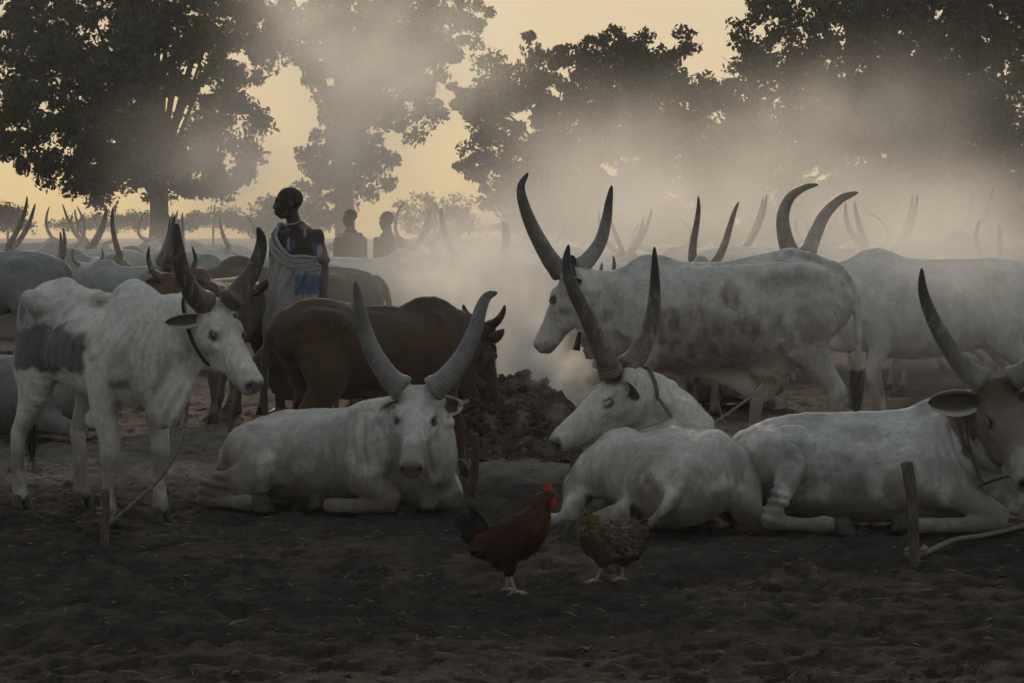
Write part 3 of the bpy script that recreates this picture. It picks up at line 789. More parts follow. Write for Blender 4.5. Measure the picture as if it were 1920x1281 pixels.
def make_tree(name, label, cat, base_px, D, lobes, trunk_r, trunk_top, nclump, per, leaf, seed, mat=None, group=None, clump=.42, deep=.8, lean=0.0, trunk=True, nlimb=26, base_w=None, min_z=None):
    """lobes: (px, py, rx, ry[, depth offset in m]) ellipses of the crown's outline; each gets its own depth and volume"""
    rng = np.random.RandomState(seed); sc = D / F
    base = A((base_px - 960) * sc, D, 0)
    root = thing(name, label, cat, base, 0, group)
    L_ = np.array([(l[0], l[1], l[2], l[3], l[4] if len(l) > 4 else 0.0) for l in lobes], float)
    vol = (L_[:, 2] * L_[:, 3]); pr = vol / vol.sum()
    idx = rng.choice(len(L_), nclump, p=pr)
    d = rng.normal(size=(nclump, 3)); d /= np.linalg.norm(d, axis=1)[:, None]; rr = rng.rand(nclump) ** .42
    C = np.stack([(L_[idx, 0] - 960) * sc + d[:, 0] * rr * L_[idx, 2] * sc, L_[idx, 4] + d[:, 1] * rr * L_[idx, 2] * sc * deep, CAMZ - (L_[idx, 1] - HORIZON) * sc + d[:, 2] * rr * L_[idx, 3] * sc], 1)
    C[:, 0] -= base[0]
    if min_z is not None: C = C[C[:, 2] > min_z]
    rad = clump * (.5 + .8 * rng.rand(len(C)))
    V, T = leaves_mesh(C, rad, per, leaf, seed + 1)
    if min_z is not None: V[:, 2] = np.maximum(V[:, 2], .02)
    obj('crown', mesh_np('crown', V, T, False), mat or M_LEAF, root)
    if trunk:
        top = A((trunk_top[0] - 960) * sc - base[0], 0, CAMZ - (trunk_top[1] - HORIZON) * sc)
        mu = Multi()
        bw = base_w or 1.55
        mid = top * .5 + A(lean, 0, 0)
        mu.tube([A(0, 0, -.15), A(lean * .3, 0, top[2] * .12), mid, top, top + A(.1, .1, 1.2)], lambda t: trunk_r * (1 + (bw - 1) * max(0, 1 - t * 5) ** 1.5) * (1 - .45 * t), 14, 5, rfun=lambda t, a: 1 + .07 * np.sin(3 * a + 4 * t) + .05 * np.sin(7 * a))
        for k in rng.choice(len(C), min(nlimb, len(C)), replace=False):
            e = C[k]; s0 = top * (.72 + .28 * rng.rand()); m1 = s0 * .45 + e * .55 + A(0, 0, .25 * rng.rand() * abs(e[0] - s0[0]))
            r1 = trunk_r * (.22 + .2 * rng.rand())
            mu.tube([s0, s0 * .75 + m1 * .25 + A(0, 0, .2), m1, e], lambda t, r1=r1: r1 * (1 - .85 * t), 6, 4)
        obj('trunk', mu.mesh('trunk'), M_BARK, root)
    return root

make_tree('shade_tree', 'broad dark shade tree with a thick trunk at the left behind the herd', 'tree', 292, 70,
          [(40, 120, 130, 180, -.5), (170, 190, 150, 170, -1), (310, 215, 165, 165, -1.2), (415, 235, 90, 120, 0), (240, 30, 270, 170, .5), (430, 70, 100, 130, .5), (140, 300, 85, 75, -.8), (300, 330, 140, 58, -.5), (395, 335, 75, 55, .3), (15, 250, 60, 75, -.6), (205, 345, 70, 40, -.8), (300, -150, 300, 160, 1)],
          .36, (300, 330), 1050, 80, .165, 11, nlimb=44, clump=.40, base_w=1.5, lean=.05)
make_tree('shade_tree', 'tall hazy tree with a straight trunk behind the robed man', 'tree', 648, 84,
          [(690, 40, 190, 120, 0), (800, 60, 95, 80, .5), (880, 35, 42, 40, .5), (560, 70, 95, 85, 0), (650, 190, 85, 110, -.5), (615, 300, 62, 80, -.6), (690, 300, 70, 75, .4), (760, 165, 95, 75, .4), (790, 235, 40, 30, .4), (640, 370, 70, 40, -.3), (700, -130, 220, 140, 0)],
          .42, (645, 250), 600, 80, .19, 23, nlimb=40, clump=.44)
make_tree('spreading_tree', 'spreading tree with pointed leafy tips against the pale sky in the middle', 'tree', 985, 78,
          [(930, 160, 50, 55), (1010, 150, 55, 70), (1000, 95, 25, 30), (1055, 110, 20, 28), (1120, 150, 70, 80), (1137, 75, 22, 32), (1105, 100, 22, 28), (1165, 105, 22, 30), (1215, 150, 60, 80), (1210, 90, 18, 24), (1278, 100, 22, 44), (1262, 150, 40, 50), (1340, 170, 45, 40), (1000, 260, 120, 90), (1150, 260, 150, 100), (1300, 270, 120, 110), (900, 205, 50, 45), (905, 310, 45, 40), (960, 365, 60, 50), (1060, 360, 130, 60), (1220, 370, 140, 75), (1370, 330, 80, 90)],
          .33, (1040, 290), 760, 74, .20, 37, nlimb=40, clump=.38, lean=-.1, mat=M_LEAF)
make_tree('thicket_tree', 'huge dark dense tree filling the upper right corner', 'tree', 1690, 62,
          [(1450, 50, 70, 75), (1600, 60, 160, 140), (1790, 90, 170, 170, -1), (1415, 130, 40, 60), (1500, 230, 130, 130, -.5), (1690, 270, 190, 150, -1), (1860, 280, 130, 150, -1.5), (1400, 250, 55, 60), (1570, 380, 190, 70, -.5), (1770, 390, 190, 80, -1), (1890, 400, 100, 90, -1.5), (1650, -150, 330, 160, 1), (1880, -60, 150, 120, -1)],
          .5, (1690, 200), 1450, 76, .165, 53, nlimb=44, clump=.42)
for i, (px, D, lb, lab, sd) in enumerate([
        (815, 150, [(790, 400, 55, 38), (850, 395, 45, 35), (820, 425, 85, 40), (880, 425, 30, 30)], 'round pale bush far off in the haze between the trees', 61),
        (505, 120, [(500, 400, 35, 28), (540, 385, 40, 30), (520, 425, 55, 25), (590, 415, 40, 25)], 'loose hazy bush behind the head of the robed man', 62),
        (400, 170, [(370, 415, 30, 14), (420, 410, 40, 18), (465, 420, 40, 14), (330, 424, 40, 10)], 'low far hedge of bushes right of the thick trunk', 63),
        (215, 180, [(200, 418, 60, 12), (265, 414, 30, 16), (130, 422, 50, 10)], 'low far scrub under the crown of the left tree', 64),
        (15, 150, [(15, 405, 30, 20), (-20, 412, 40, 24), (40, 422, 30, 12)], 'small far bush at the left edge of the picture', 65),
        (1120, 140, [(1080, 425, 80, 16), (1180, 420, 90, 20), (1300, 420, 90, 22), (980, 428, 70, 12)], 'far scrub behind the herd under the middle tree', 66),
        (1290, 92, [(1010, 425, 80, 26), (1120, 424, 90, 28), (1250, 420, 110, 36), (1390, 418, 110, 40), (1520, 415, 110, 44), (1640, 415, 90, 44), (1180, 440, 130, 20), (1330, 442, 130, 18), (1500, 442, 130, 18), (1650, 442, 100, 18)], 'long hazy thicket behind the herd from the middle to the right', 68),
        (1830, 70, [(1850, 440, 120, 60), (1760, 430, 70, 40), (1900, 400, 70, 60), (1640, 440, 80, 30)], 'dark undergrowth at the foot of the right-hand trees', 67)]):
    make_tree('bush', lab, 'bush', px, D, lb, .1, (px, 415), 110 if D > 100 else 750 if D > 80 else 260, 40, .2 if D > 100 else .15, sd, M_LEAF2, 'bushes beyond the herd', clump=.55 if D > 100 else .4, trunk=True, nlimb=10, min_z=.1)

make_tree('shade_tree', 'shade tree standing left of the picture', 'tree', -330, 82, [(-330, 150, 190, 180), (-450, 220, 120, 110), (-220, 230, 110, 110), (-330, -10, 160, 130)], .36, (-330, 300), 420, 66, .18, 81, nlimb=30, clump=.42)
make_tree('thicket_tree', 'dense tree standing right of the picture', 'tree', 2150, 70, [(2130, 120, 190, 200), (2260, 220, 150, 150), (2060, 300, 120, 130), (2200, 390, 170, 70)], .4, (2150, 220), 520, 66, .17, 83, nlimb=30, clump=.42)
for px, D, lb, lab, sd in [(-160, 140, [(-220, 420, 110, 16), (-90, 420, 80, 16)], 'far scrub left of the picture', 84), (2080, 90, [(2000, 425, 90, 30), (2140, 430, 100, 26)], 'undergrowth right of the picture', 85)]:
    make_tree('bush', lab, 'bush', px, D, lb, .1, (px, 415), 160, 40, .18, sd, M_LEAF2, 'bushes beyond the herd', clump=.5, nlimb=8, min_z=.1)
# ------------------------------------------------------------------ the cattle one sees closely, each posed on its own
class Frame:
    def __init__(self, px, D, deg):
        self.O = A((px - 960) / F * D, D, 0); t = math.radians(deg); self.th = t
        self.R = np.array([(math.cos(t), math.sin(t), 0), (-math.sin(t), math.cos(t), 0), (0, 0, 1)])
    def w(self, p): return self.R @ (np.asarray(p, float) - self.O)         # world -> local
    def px(self, px, py, D): return self.w(PX(px, py, D))
    def dirv(self, v): return self.R @ np.asarray(v, float)
    def hp(self, D0, pts): return [self.px(x, y, D0 + d) for x, y, d in pts]
Y_ = A(0, 1, 0)
def rope_mesh(name, pts, r=.011, n=8): return tube_mesh(name, pts, r, 7, n, rfun=None)

# ---- white bull standing at the left
def bull_left():
    fr = Frame(195, 13.44, -53)
    root = thing('standing_bull', 'white humped bull with a dark flank patch standing tethered at the left', 'bull', fr.O, fr.th)
    hd = Head(fr.px(408, 567, 12.62), fr.dirv((.265, -.25, -.365)), fr.dirv((.56, -.48, .68)), .96)
    S = Sdf(); hd.sdf(S)
    T = [(-.80, 1.06, .11, .18), (-.66, 1.06, .18, .235), (-.46, 1.01, .215, .265), (-.2, .93, .232, .25), (.05, .912, .245, .255), (.26, .92, .23, .275), (.44, .93, .205, .31), (.60, .92, .16, .27), (.72, .88, .115, .22)]
    fl = [front_leg(1, .36, .36, .15, .15), front_leg(-1, .36, .33, .15, .145)]
    hl = [hind_leg(1, -.60, -.52, .15, .14), hind_leg(-1, -.60, -.66, .16, .18)]
    neck = [(.46, 0, 1.03, .135, .25), (.64, 0, 1.03, .11, .22), tuple(.5 * hd.p(.0, 0, -.12) + .5 * A(.66, 0, 1.04)) + (.088, .175), tuple(hd.p(.03, 0, -.12)) + (.082, .12)]
    dew = [tuple(hd.p(.26, 0, -.22)) + (.018, .035), tuple(hd.p(.12, 0, -.32)) + (.02, .07), tuple(.5 * hd.p(.12, 0, -.42) + .5 * A(.80, 0, .78)) + (.026, .11), (.74, 0, .70, .045, .15), (.60, 0, .64, .06, .11)]
    te = standing_body(S, T, fl, hl, hump=(.34, 1.165, .19, .092, .165), neck=neck, dew=dew, navel=True, bony=2.0)
    S.loft([(-.78, 0, 1.20, .05, .03), (-.55, 0, 1.285, .045, .03), (-.4, 0, 1.275, .035, .03), (-.1, 0, 1.175, .03, .03)], Y_, .05, 3)
    for e in (-1, 1):
        S.loft([(-.44, e * .20, 1.20, .045, .05), (-.62, e * .16, 1.20, .04, .05), (-.80, e * .09, 1.07, .04, .045)], Y_, .05, 2)
        for i in range(5):     # ribs show through
            x = -.16 + i * .095
            S.loft([(x + .02, e * .14, 1.09, .010, .016), (x - .03, e * .220, .97, .010, .016), (x - .05, e * .230, .84, .008, .014)], Y_, .065, 2)
        S.ell(A(-.30, e * .29, 1.06), (.13, .05, .10), None, .10, True)   # hollow flank
    coat = coat_fn(WHITE, stain=.45, seed=3, patches=[((-.17, -.25, .945), (.47, .22, .135), (.055, .052, .053), .93, .42), ((-.40, -.25, 1.07), (.30, .2, .16), (.13, .12, .12), .8, .7, .5), ((-.62, -.2, 1.02), (.2, .2, .2), (.10, .095, .095), .7, .6, .4), ((.56, -.16, .86), (.05, .1, .09), (.17, .15, .14), .5, .9, .5)])
    make_body(root, S, hd, coat, .0135, .008, .0045, fur=60000, folds=[((.62, 0, .95), (.22, .3, .3), (.75, 0, -.25), 130, 0.0085), ((.80, 0, .70), (.2, .2, .28), (.6, .5, -.4), 90, 0.0096)], seed=3, hoofs=std_hoofs(fl, hl))
    head_extras(root, hd, [fr.hp(12.6, [(430, 566, .0), (448, 545, .04), (470, 515, .08), (486, 478, .1), (490, 448, .1), (483, 426, .08)]),
                           fr.hp(12.6, [(386, 570, 0), (364, 553, -.06), (344, 515, -.12), (334, 470, -.15), (331, 440, -.15), (332, 419, -.14)])], .068, .20, .085,
                earR=fr.dirv((-.92, -.12, -.12)), earL=fr.dirv((.15, .95, -.1)), hornc=dict(base=(.15, .10, .075), mid=(.075, .05, .042), tip=(.02, .016, .015)), seed=1, inner=(.12, .085, .07))
    obj('tail_switch', tuft_mesh('tail_switch', te + A(0, 0, .04), te + A(0, 0, -.25), .035, 40, 1), M_HAIR, root)
    lp = collar(hd.p(-.10, 0, -.14), unit(hd.p(.05, 0, -.13) - A(.62, 0, 1.0)) * .6 + A(.5, 0, .45), .009, .34)
    obj('neck_cord', tube_mesh('neck_cord', lp, .009, 7, 2), plain('black_cord', (.022, .02, .02), .8, .3, 60, .3), root)
    return root, fr, hd
bull_root, bull_fr, bull_hd = bull_left()

# ---- big white cow standing at the right of the fire, facing left
def cow_big():
    fr = Frame(1340, 17.4, 176)
    root = thing('standing_cow', 'big mud-stained white cow with a bell standing right of the smoking heap', 'cow', fr.O, fr.th)
    hd = Head(fr.px(1066, 508, 17.42), fr.dirv((-.245, .17, -.47)), fr.dirv((-.62, .50, .60)), 1.12)
    S = Sdf(); hd.sdf(S)
    T = [(-.92, 1.04, .11, .15), (-.81, 1.06, .21, .25), (-.60, 1.06, .27, .355), (-.38, 1.0, .29, .385), (-.11, .955, .315, .38), (.15, .96, .325, .375), (.38, .965, .285, .37), (.60, .955, .24, .34), (.80, .95, .165, .275), (.91, .95, .10, .19)]
    def sc(l, dx, k=1.13): return [(p[0] * k + dx, p[1] * 1.15, p[2] * (1.1 if p[2] > .5 else 1.06), p[3] * 1.14, p[4] * 1.14) for p in l]
    fl = [sc(front_leg(1, .48), .0), sc(front_leg(-1, .40, .34), 0)]
    hl = [sc(hind_leg(1, -.66, -.70), 0), sc(hind_leg(-1, -.52, -.22), 0)]
    neck = [(.50, 0, 1.07, .16, .28), (.72, 0, 1.07, .125, .245), tuple(.5 * hd.p(.02, 0, -.13) + .5 * A(.74, 0, 1.05)) + (.095, .20), tuple(hd.p(.03, 0, -.12)) + (.088, .12)]
    dew = [tuple(hd.p(.22, 0, -.25)) + (.018, .04), tuple(.5 * hd.p(.10, 0, -.34) + .5 * A(.86, 0, .80)) + (.026, .12), (.80, 0, .72, .045, .14), (.62, 0, .64, .06, .10)]
    tl = [(-.88, 0, 1.30), (-.985, .03, 1.18), (-1.02, .05, .95), (-1.02, .06, .70), (-1.01, .06, .46)]
    S2 = S
    standing_body(S2, T, fl, hl, hump=(.45, 1.275, .20, .105, .15), neck=neck, dew=dew, navel=False, tail=tl, bony=1.4)
    for e in (-1, 1):
        S.loft([(-.36, e * .22, 1.27, .06, .06), (-.50, e * .23, 1.29, .06, .06), (-.70, e * .17, 1.28, .05, .06), (-.90, e * .10, 1.13, .045, .05)], Y_, .12, 2)
        S.loft([(.40, e * .12, 1.31, .04, .06), (.50, e * .235, 1.06, .05, .12), (.62, e * .235, .86, .065, .09)], Y_, .035, 2)
        for i in range(6):
            x = -.20 + i * .09; S.loft([(x + .03, e * .17, 1.22, .008, .012), (x - .01, e * .272, 1.06, .010, .014), (x - .04, e * .30, .90, .006, .010)], Y_, .06, 2)
        S.loft([(.72, e * .13, 1.22, .03, .05), (.62, e * .20, 1.08, .03, .06)], Y_, .05, 2)
        S.loft([(-.44, e * .22, 1.27, .02, .04), (-.1, e * .14, 1.295, .02, .03), (.2, e * .12, 1.28, .02, .03)], Y_, .1, 2)
        S.ell(A(-.42, e * .34, 1.16), (.12, .06, .10), None, .09, True)
    S.loft([(-.86, 0, 1.33, .05, .035), (-.58, 0, 1.425, .05, .035), (-.40, 0, 1.40, .04, .03), (0, 0, 1.335, .035, .025), (.3, 0, 1.34, .04, .03)], Y_, .06, 3)
    S.loft([(.30, 0, .62, .06, .05), (.0, 0, .575, .05, .07), (-.20, 0, .50, .035, .085), (-.245, 0, .42, .028, .05)], Y_, .07, 3)      # navel flap
    S.loft([(-.30, 0, .60, .12, .10), (-.52, 0, .66, .12, .12)], Y_, .07, 2)
    for e in (-1, 1):
        for x in (-.44, -.56): S.loft([(x, e * .055, .60, .02), (x, e * .06, .525, .014)], None, .02, 1)
    st = (.155, .098, .07)
    coat = coat_fn((.70, .63, .55), stain=.6, seed=8, patches=[((.34, .33, .86), (.09, .2, .19), st, .7, .7, .5), ((.02, .34, .82), (.20, .2, .28), st, .7, .8, .7), ((-.22, .34, .74), (.28, .2, .22), st, .75, .8, .7), ((.1, .30, .62), (.5, .3, .14), st, .75, .6, .6), ((-.10, .3, 1.13), (.05, .2, .09), st, .6, .8, .4), ((-.72, .3, .80), (.25, .2, .34), st, .5, .8, .7), ((.62, .2, .9), (.2, .3, .3), st, .4, .8, .7),
                                                             ((-1.01, .06, .45), (.08, .08, .16), (.09, .07, .055), .7, .3)])
    make_body(root, S, hd, coat, .015, .009, .005, fur=60000, folds=[((.66, 0, 1.05), (.2, .3, .36), (.9, 0, .1), 110, 0.0085)], seed=8, hoofs=std_hoofs(fl, hl))
    head_extras(root, hd, [fr.hp(17.42, [(1052, 510, -.05), (1030, 484, -.12), (1000, 430, -.22), (982, 383, -.27), (977, 350, -.28), (990, 324, -.26)]),
                           fr.hp(17.42, [(1076, 506, .05), (1100, 490, .12), (1125, 455, .2), (1137, 412, .24), (1142, 378, .25), (1147, 348, .25)])], .075, .2, .10,
                hornc=dict(base=(.22, .18, .15), mid=(.20, .18, .16), tip=(.04, .035, .03)), seed=4, inner=(.10, .06, .04), earL=fr.dirv((.45, -.75, .1)), earR=fr.dirv((.6, .7, .25)))
    obj('tail_switch', tuft_mesh('tail_switch', A(-1.01, .06, .60), A(-1.0, .06, .20), .05, 90, 2), plain('tail_hair', (.10, .085, .07), .8, .4, 40, 0), root)
    # leather strap round the neck with a tall bell under the throat
    m_l = plain('strap_leather', (.028, .022, .018), .7, .4, 30, .3)
    lp = collar(fr.px(1090, 562, 17.42), fr.dirv((.95, -.05, .25)), .018, .40)
    strap = obj('neck_strap', tube_mesh('neck_strap', lp, .018, 8, 2), m_l, root)
    kt = max(lp, key=lambda q: q[2])
    bt = fr.px(1087, 622, 17.3); mu = Multi(); rings = []
    ns = 16; ang = np.linspace(0, 2 * math.pi, ns, endpoint=False)
    dn = unit(fr.px(1080, 660, 17.3) - bt); s1 = unit(np.cross(dn, A(0, 1, 0))); s2 = np.cross(dn, s1)
    prof = [(0, 0.0060), (.0, .022), (.03, .026), (.08, .034), (.135, .046), (.135, .040), (.05, .026)]
    vs_ = np.concatenate([bt + dn * h + (np.cos(ang)[:, None] * s1 * .6 + np.sin(ang)[:, None] * s2) * r for h, r in prof])
    i = np.arange(len(prof) - 1)[:, None] * ns; j = np.arange(ns)[None]
    q = np.stack([i + j, i + (j + 1) % ns, i + ns + (j + 1) % ns, i + ns + j], -1).reshape(-1, 4)
    obj('bell', mesh_np('bell', vs_, q), plain('dark_iron', (.02, .018, .017), .5, .4, 30, .2), strap)
    kn = obj('strap_knot', mesh_np('strap_knot', _ev * A(.035, .03, .045) + (kt + A(0, 0, .02)), _eq), m_l, strap)
    return root
cow_big()

# ---- brown bull in the middle, head lowered to the heap
def bull_brown():
    fr = Frame(712, 15.55, 30)
    root = thing('brown_bull', 'dark brown short-horned bull bending to the smoking heap', 'bull', fr.O, fr.th)
    br = (.105, .057, .034)
    s = .86
    hd = Head(fr.px(912, 612, 16.05), fr.dirv((.09, .16, -.40)), fr.dirv((.75, .55, .35)), .93)
    S = Sdf(); hd.sdf(S)
    T = [(-.80, 1.05, .12, .17), (-.68, 1.07, .20, .235), (-.47, 1.06, .245, .275), (-.2, .985, .265, .29), (.05, .955, .28, .30), (.28, .95, .255, .31), (.48, .955, .215, .30), (.64, .95, .16, .255), (.74, .93, .10, .19)]
    fl = [front_leg(1, .48, .5), front_leg(-1, .5, .62)]; hl = [hind_leg(1, -.60, -.52), hind_leg(-1, -.62, -.70)]
    neck = [(.50 * s, 0, 1.03 * s, .145 * s, .25 * s), (.70 * s, 0, 1.0 * s, .115 * s, .23 * s), tuple(.5 * hd.p(.0, 0, -.12) + .5 * A(.66, 0, .98) * s) + (.085, .19), tuple(hd.p(.04, 0, -.13)) + (.075, .13)]
    dew = [tuple(hd.p(.22, 0, -.23)) + (.016, .04), tuple(hd.p(.06, 0, -.36)) + (.022, .10), (.78 * s, 0, .75 * s, .03, .13), (.66 * s, 0, .66 * s, .045, .10)]
    te = standing_body(S, T, fl, hl, hump=(.40, 1.22, .22, .085, .135), neck=neck, dew=dew, s=s, navel=True, tail=[(-.80, 0, 1.19), (-.89, .02, 1.10), (-.93, .03, .86), (-.93, .02, .60), (-.93, .0, .42)])
    for e in (-1, 1): S.loft([(-.44 * s, e * .20 * s, 1.19 * s, .045, .05), (-.62 * s, e * .15 * s, 1.22 * s, .04, .05), (-.80 * s, e * .09 * s, 1.09 * s, .04, .045)], Y_, .05, 2)
    S.loft([(-.78 * s, 0, 1.22 * s, .04, .03), (-.55 * s, 0, 1.315 * s, .045, .03), (-.3 * s, 0, 1.27 * s, .035, .03), (.1 * s, 0, 1.235 * s, .03, .03)], Y_, .05, 3)
    S.ell(A(-.05, -.03, .545) * 1.0, (.10, .035, .045), None, .05)
    coat = coat_fn(br, dirt=(.12, .08, .05), legd=.2, stain=.25, seed=5, nose=(.03, .022, .02), face=((.09, .05, .03), .5))
    make_body(root, S, hd, coat, .014, .009, .004, fur=60000, seed=5, folds=[((.6, 0, .85), (.2, .3, .3), (.8, 0, -.2), 110, 0.0045)], hoofs=std_hoofs(fl, hl, s))
    head_extras(root, hd, [fr.hp(16.05, [(897, 615, .08), (884, 602, .14), (873, 585, .17), (868, 571, .18)]), fr.hp(16.05, [(918, 612, -.05), (932, 602, -.12), (942, 588, -.16), (947, 572, -.17)])], .040, .18, .10,
                coat_col=br, hornc=dict(base=(.06, .05, .045), mid=(.04, .035, .03), tip=(.02, .018, .016)), seed=6, inner=(.06, .035, .025), earR=fr.dirv((.62, -.6, .30)), earL=fr.dirv((-.3, .8, .1)))
    obj('tail_switch', tuft_mesh('tail_switch', te + A(0, 0, .08), te + A(0, 0, -.24), .035, 60, 3), M_HAIR, root)
    obj('sheath_tuft', tuft_mesh('sheath_tuft', A(-.02, -.03, .56), A(.06, -.03, .40), .03, 40, 4), M_HAIR, root)
    return root
bull_brown()

def lying_torso(S, T, hump, spine=True, k=.05):
    S.loft([(x, y, z, w, h) for x, y, z, w, h in T], Y_, k, 3)
    if hump: S.ell(A(*hump[:3]), hump[3:], None, .07)
def leg_loft(S, pts, k=.035): S.loft(pts, A(.2, 1, .1), k, 3)

# ---- white cow lying in the middle, looking at the camera
def cow_mid():
    fr = Frame(622, 14.0, -28)
    root = thing('lying_cow', 'white cow lying in the middle with a torn ear facing the camera', 'cow', fr.O, fr.th)
    hd = Head(fr.px(783, 728, 13.66), fr.dirv((-.02, -.40, -.345)), fr.dirv((0, -.6, .75)), 1.02)
    S = Sdf(); hd.sdf(S)
    lying_torso(S, [(-.66, .0, .20, .13, .14), (-.56, 0, .235, .24, .19), (-.38, 0, .26, .32, .235), (-.12, 0, .27, .355, .255), (.16, 0, .28, .345, .27), (.40, 0, .30, .28, .275), (.58, 0, .33, .20, .265), (.72, 0, .35, .13, .20)], (.34, 0, .55, .18, .085, .08))
    S.loft([(-.60, 0, .36, .04, .03), (-.40, .0, .49, .04, .03), (0, 0, .52, .04, .03), (.33, 0, .55, .04, .04)], Y_, .07, 3)
    for e in (-1, 1): S.ell(A(-.38, e * .20, .435), (.08, .05, .05), None, .045); S.loft([(.28, e * .16, .55, .05, .07), (.42, e * .27, .36, .06, .13), (.46, e * .27, .24, .06, .09)], Y_, .05, 2)
    # near hind leg folded along the flank, far one tucked under
    leg_loft(S, [(-.48, -.15, .31, .14, .16), (-.36, -.27, .27, .11, .15), (-.25, -.35, .20, .075, .11)], .05)
    leg_loft(S, [(-.26, -.36, .19, .07, .10), (-.40, -.39, .15, .065, .09), (-.55, -.39, .11, .06, .08), (-.61, -.39, .075, .05, .06)], .04)
    leg_loft(S, [(-.60, -.395, .06, .045, .05), (-.50, -.42, .05, .037, .04), (-.36, -.445, .045, .031, .033), (-.29, -.45, .048, .042, .045), (-.24, -.452, .042, .036, .036)], .02)
    leg_loft(S, [(-.44, .2, .30, .14, .17), (-.3, .36, .16, .09, .11), (-.55, .42, .08, .05, .06)], .05)
    # fore legs folded: knees forward, cannons back
    leg_loft(S, [(.28, -.27, .26, .075, .11), (.42, -.285, .17, .07, .085), (.53, -.265, .115, .06, .068), (.565, -.255, .085, .055, .058)], .05)
    leg_loft(S, [(.555, -.26, .068, .05, .05), (.40, -.315, .052, .038, .04), (.27, -.345, .05, .036, .038), (.20, -.35, .048, .042, .04)], .02)
    leg_loft(S, [(.45, .22, .26, .075, .11), (.60, .19, .17, .065, .08), (.72, .13, .11, .06, .066), (.75, .11, .085, .055, .056)], .05)
    leg_loft(S, [(.74, .12, .066, .048, .05), (.58, .2, .05, .036, .038), (.48, .24, .05, .036, .036)], .02)
    S.loft([(.48, 0, .40, .16, .26), tuple(.55 * A(.62, 0, .46) + .45 * hd.p(-.05, 0, -.14)) + (.125, .20), tuple(hd.p(.0, 0, -.13)) + (.085, .125)], Y_, .06, 3)
    S.ell(fr.px(802, 905, 13.84), (.14, .15, .16), None, .10)
    S.loft([tuple(hd.p(.14, .01, -.24)) + (.03, .04), tuple(hd.p(.06, .02, -.36)) + (.04, .07), tuple(fr.px(796, 910, 13.70)) + (.04, .06), tuple(fr.px(800, 935, 13.68)) + (.05, .05), tuple(fr.px(803, 948, 13.68)) + (.05, .03)], Y_, .06, 3)
    S.loft([(-.67, 0, .28, .035), (-.75, -.06, .17, .03), (-.74, -.2, .06, .024), (-.66, -.38, .03, .02)], None, .02, 2)
    dirt = (.17, .12, .08)
    coat = coat_fn(WHITE, legd=.8, stain=.5, seed=12, nose=(.15, .082, .078), patches=[((-.58, -.38, .10), (.24, .25, .24), (.18, .13, .09), .8, .6, .5), ((.45, -.3, .03), (.5, .3, .08), (.15, .11, .08), .8, .5, .5), ((.50, -.1, .50), (.08, .3, .2), (.26, .23, .21), .5, .8, .6), ((-.1, -.35, .06), (.6, .2, .1), (.2, .15, .11), .7, .6, .6), ((.15, -.3, .40), (.12, .2, .16), (.28, .25, .22), .6, .8, .6)])
    make_body(root, S, hd, coat, .014, .008, .005, fur=60000, folds=[((-.55, -.38, .14), (.2, .22, .16), (.15, 0, 1), 120, 0.0105), ((.38, -.2, .42), (.34, .35, .32), (.95, -.1, .3), 90, 0.0096), ((.6, 0, .4), (.25, .35, .3), (.8, .5, .1), 105, 0.0096)], seed=12,
              hoofs=[(A(-.19, -.455, .0), .1, 0, 0, 1.05), (A(.155, -.35, .03), math.pi, .35, 0, 1.0)], zmin=-.03)
    head_extras(root, hd, [fr.hp(13.66, [(812, 730, 0), (838, 708, -.02), (868, 668, -.05), (890, 620, -.06), (902, 578, -.03), (914, 556, .02), (932, 549, .06)]),
                           fr.hp(13.66, [(755, 730, .02), (728, 706, .03), (697, 655, .02), (679, 600, .0), (671, 560, .0), (666, 528, .02)])], .074, .17, .12, notch=True,
                hornc=dict(base=(.24, .22, .20), mid=(.22, .20, .185), tip=(.07, .06, .055)), seed=9, inner=(.12, .08, .065), earL=fr.dirv((.9, -.15, -.08)), earR=fr.dirv((-.55, .25, -.45)))
    return root, fr
cow_mid()

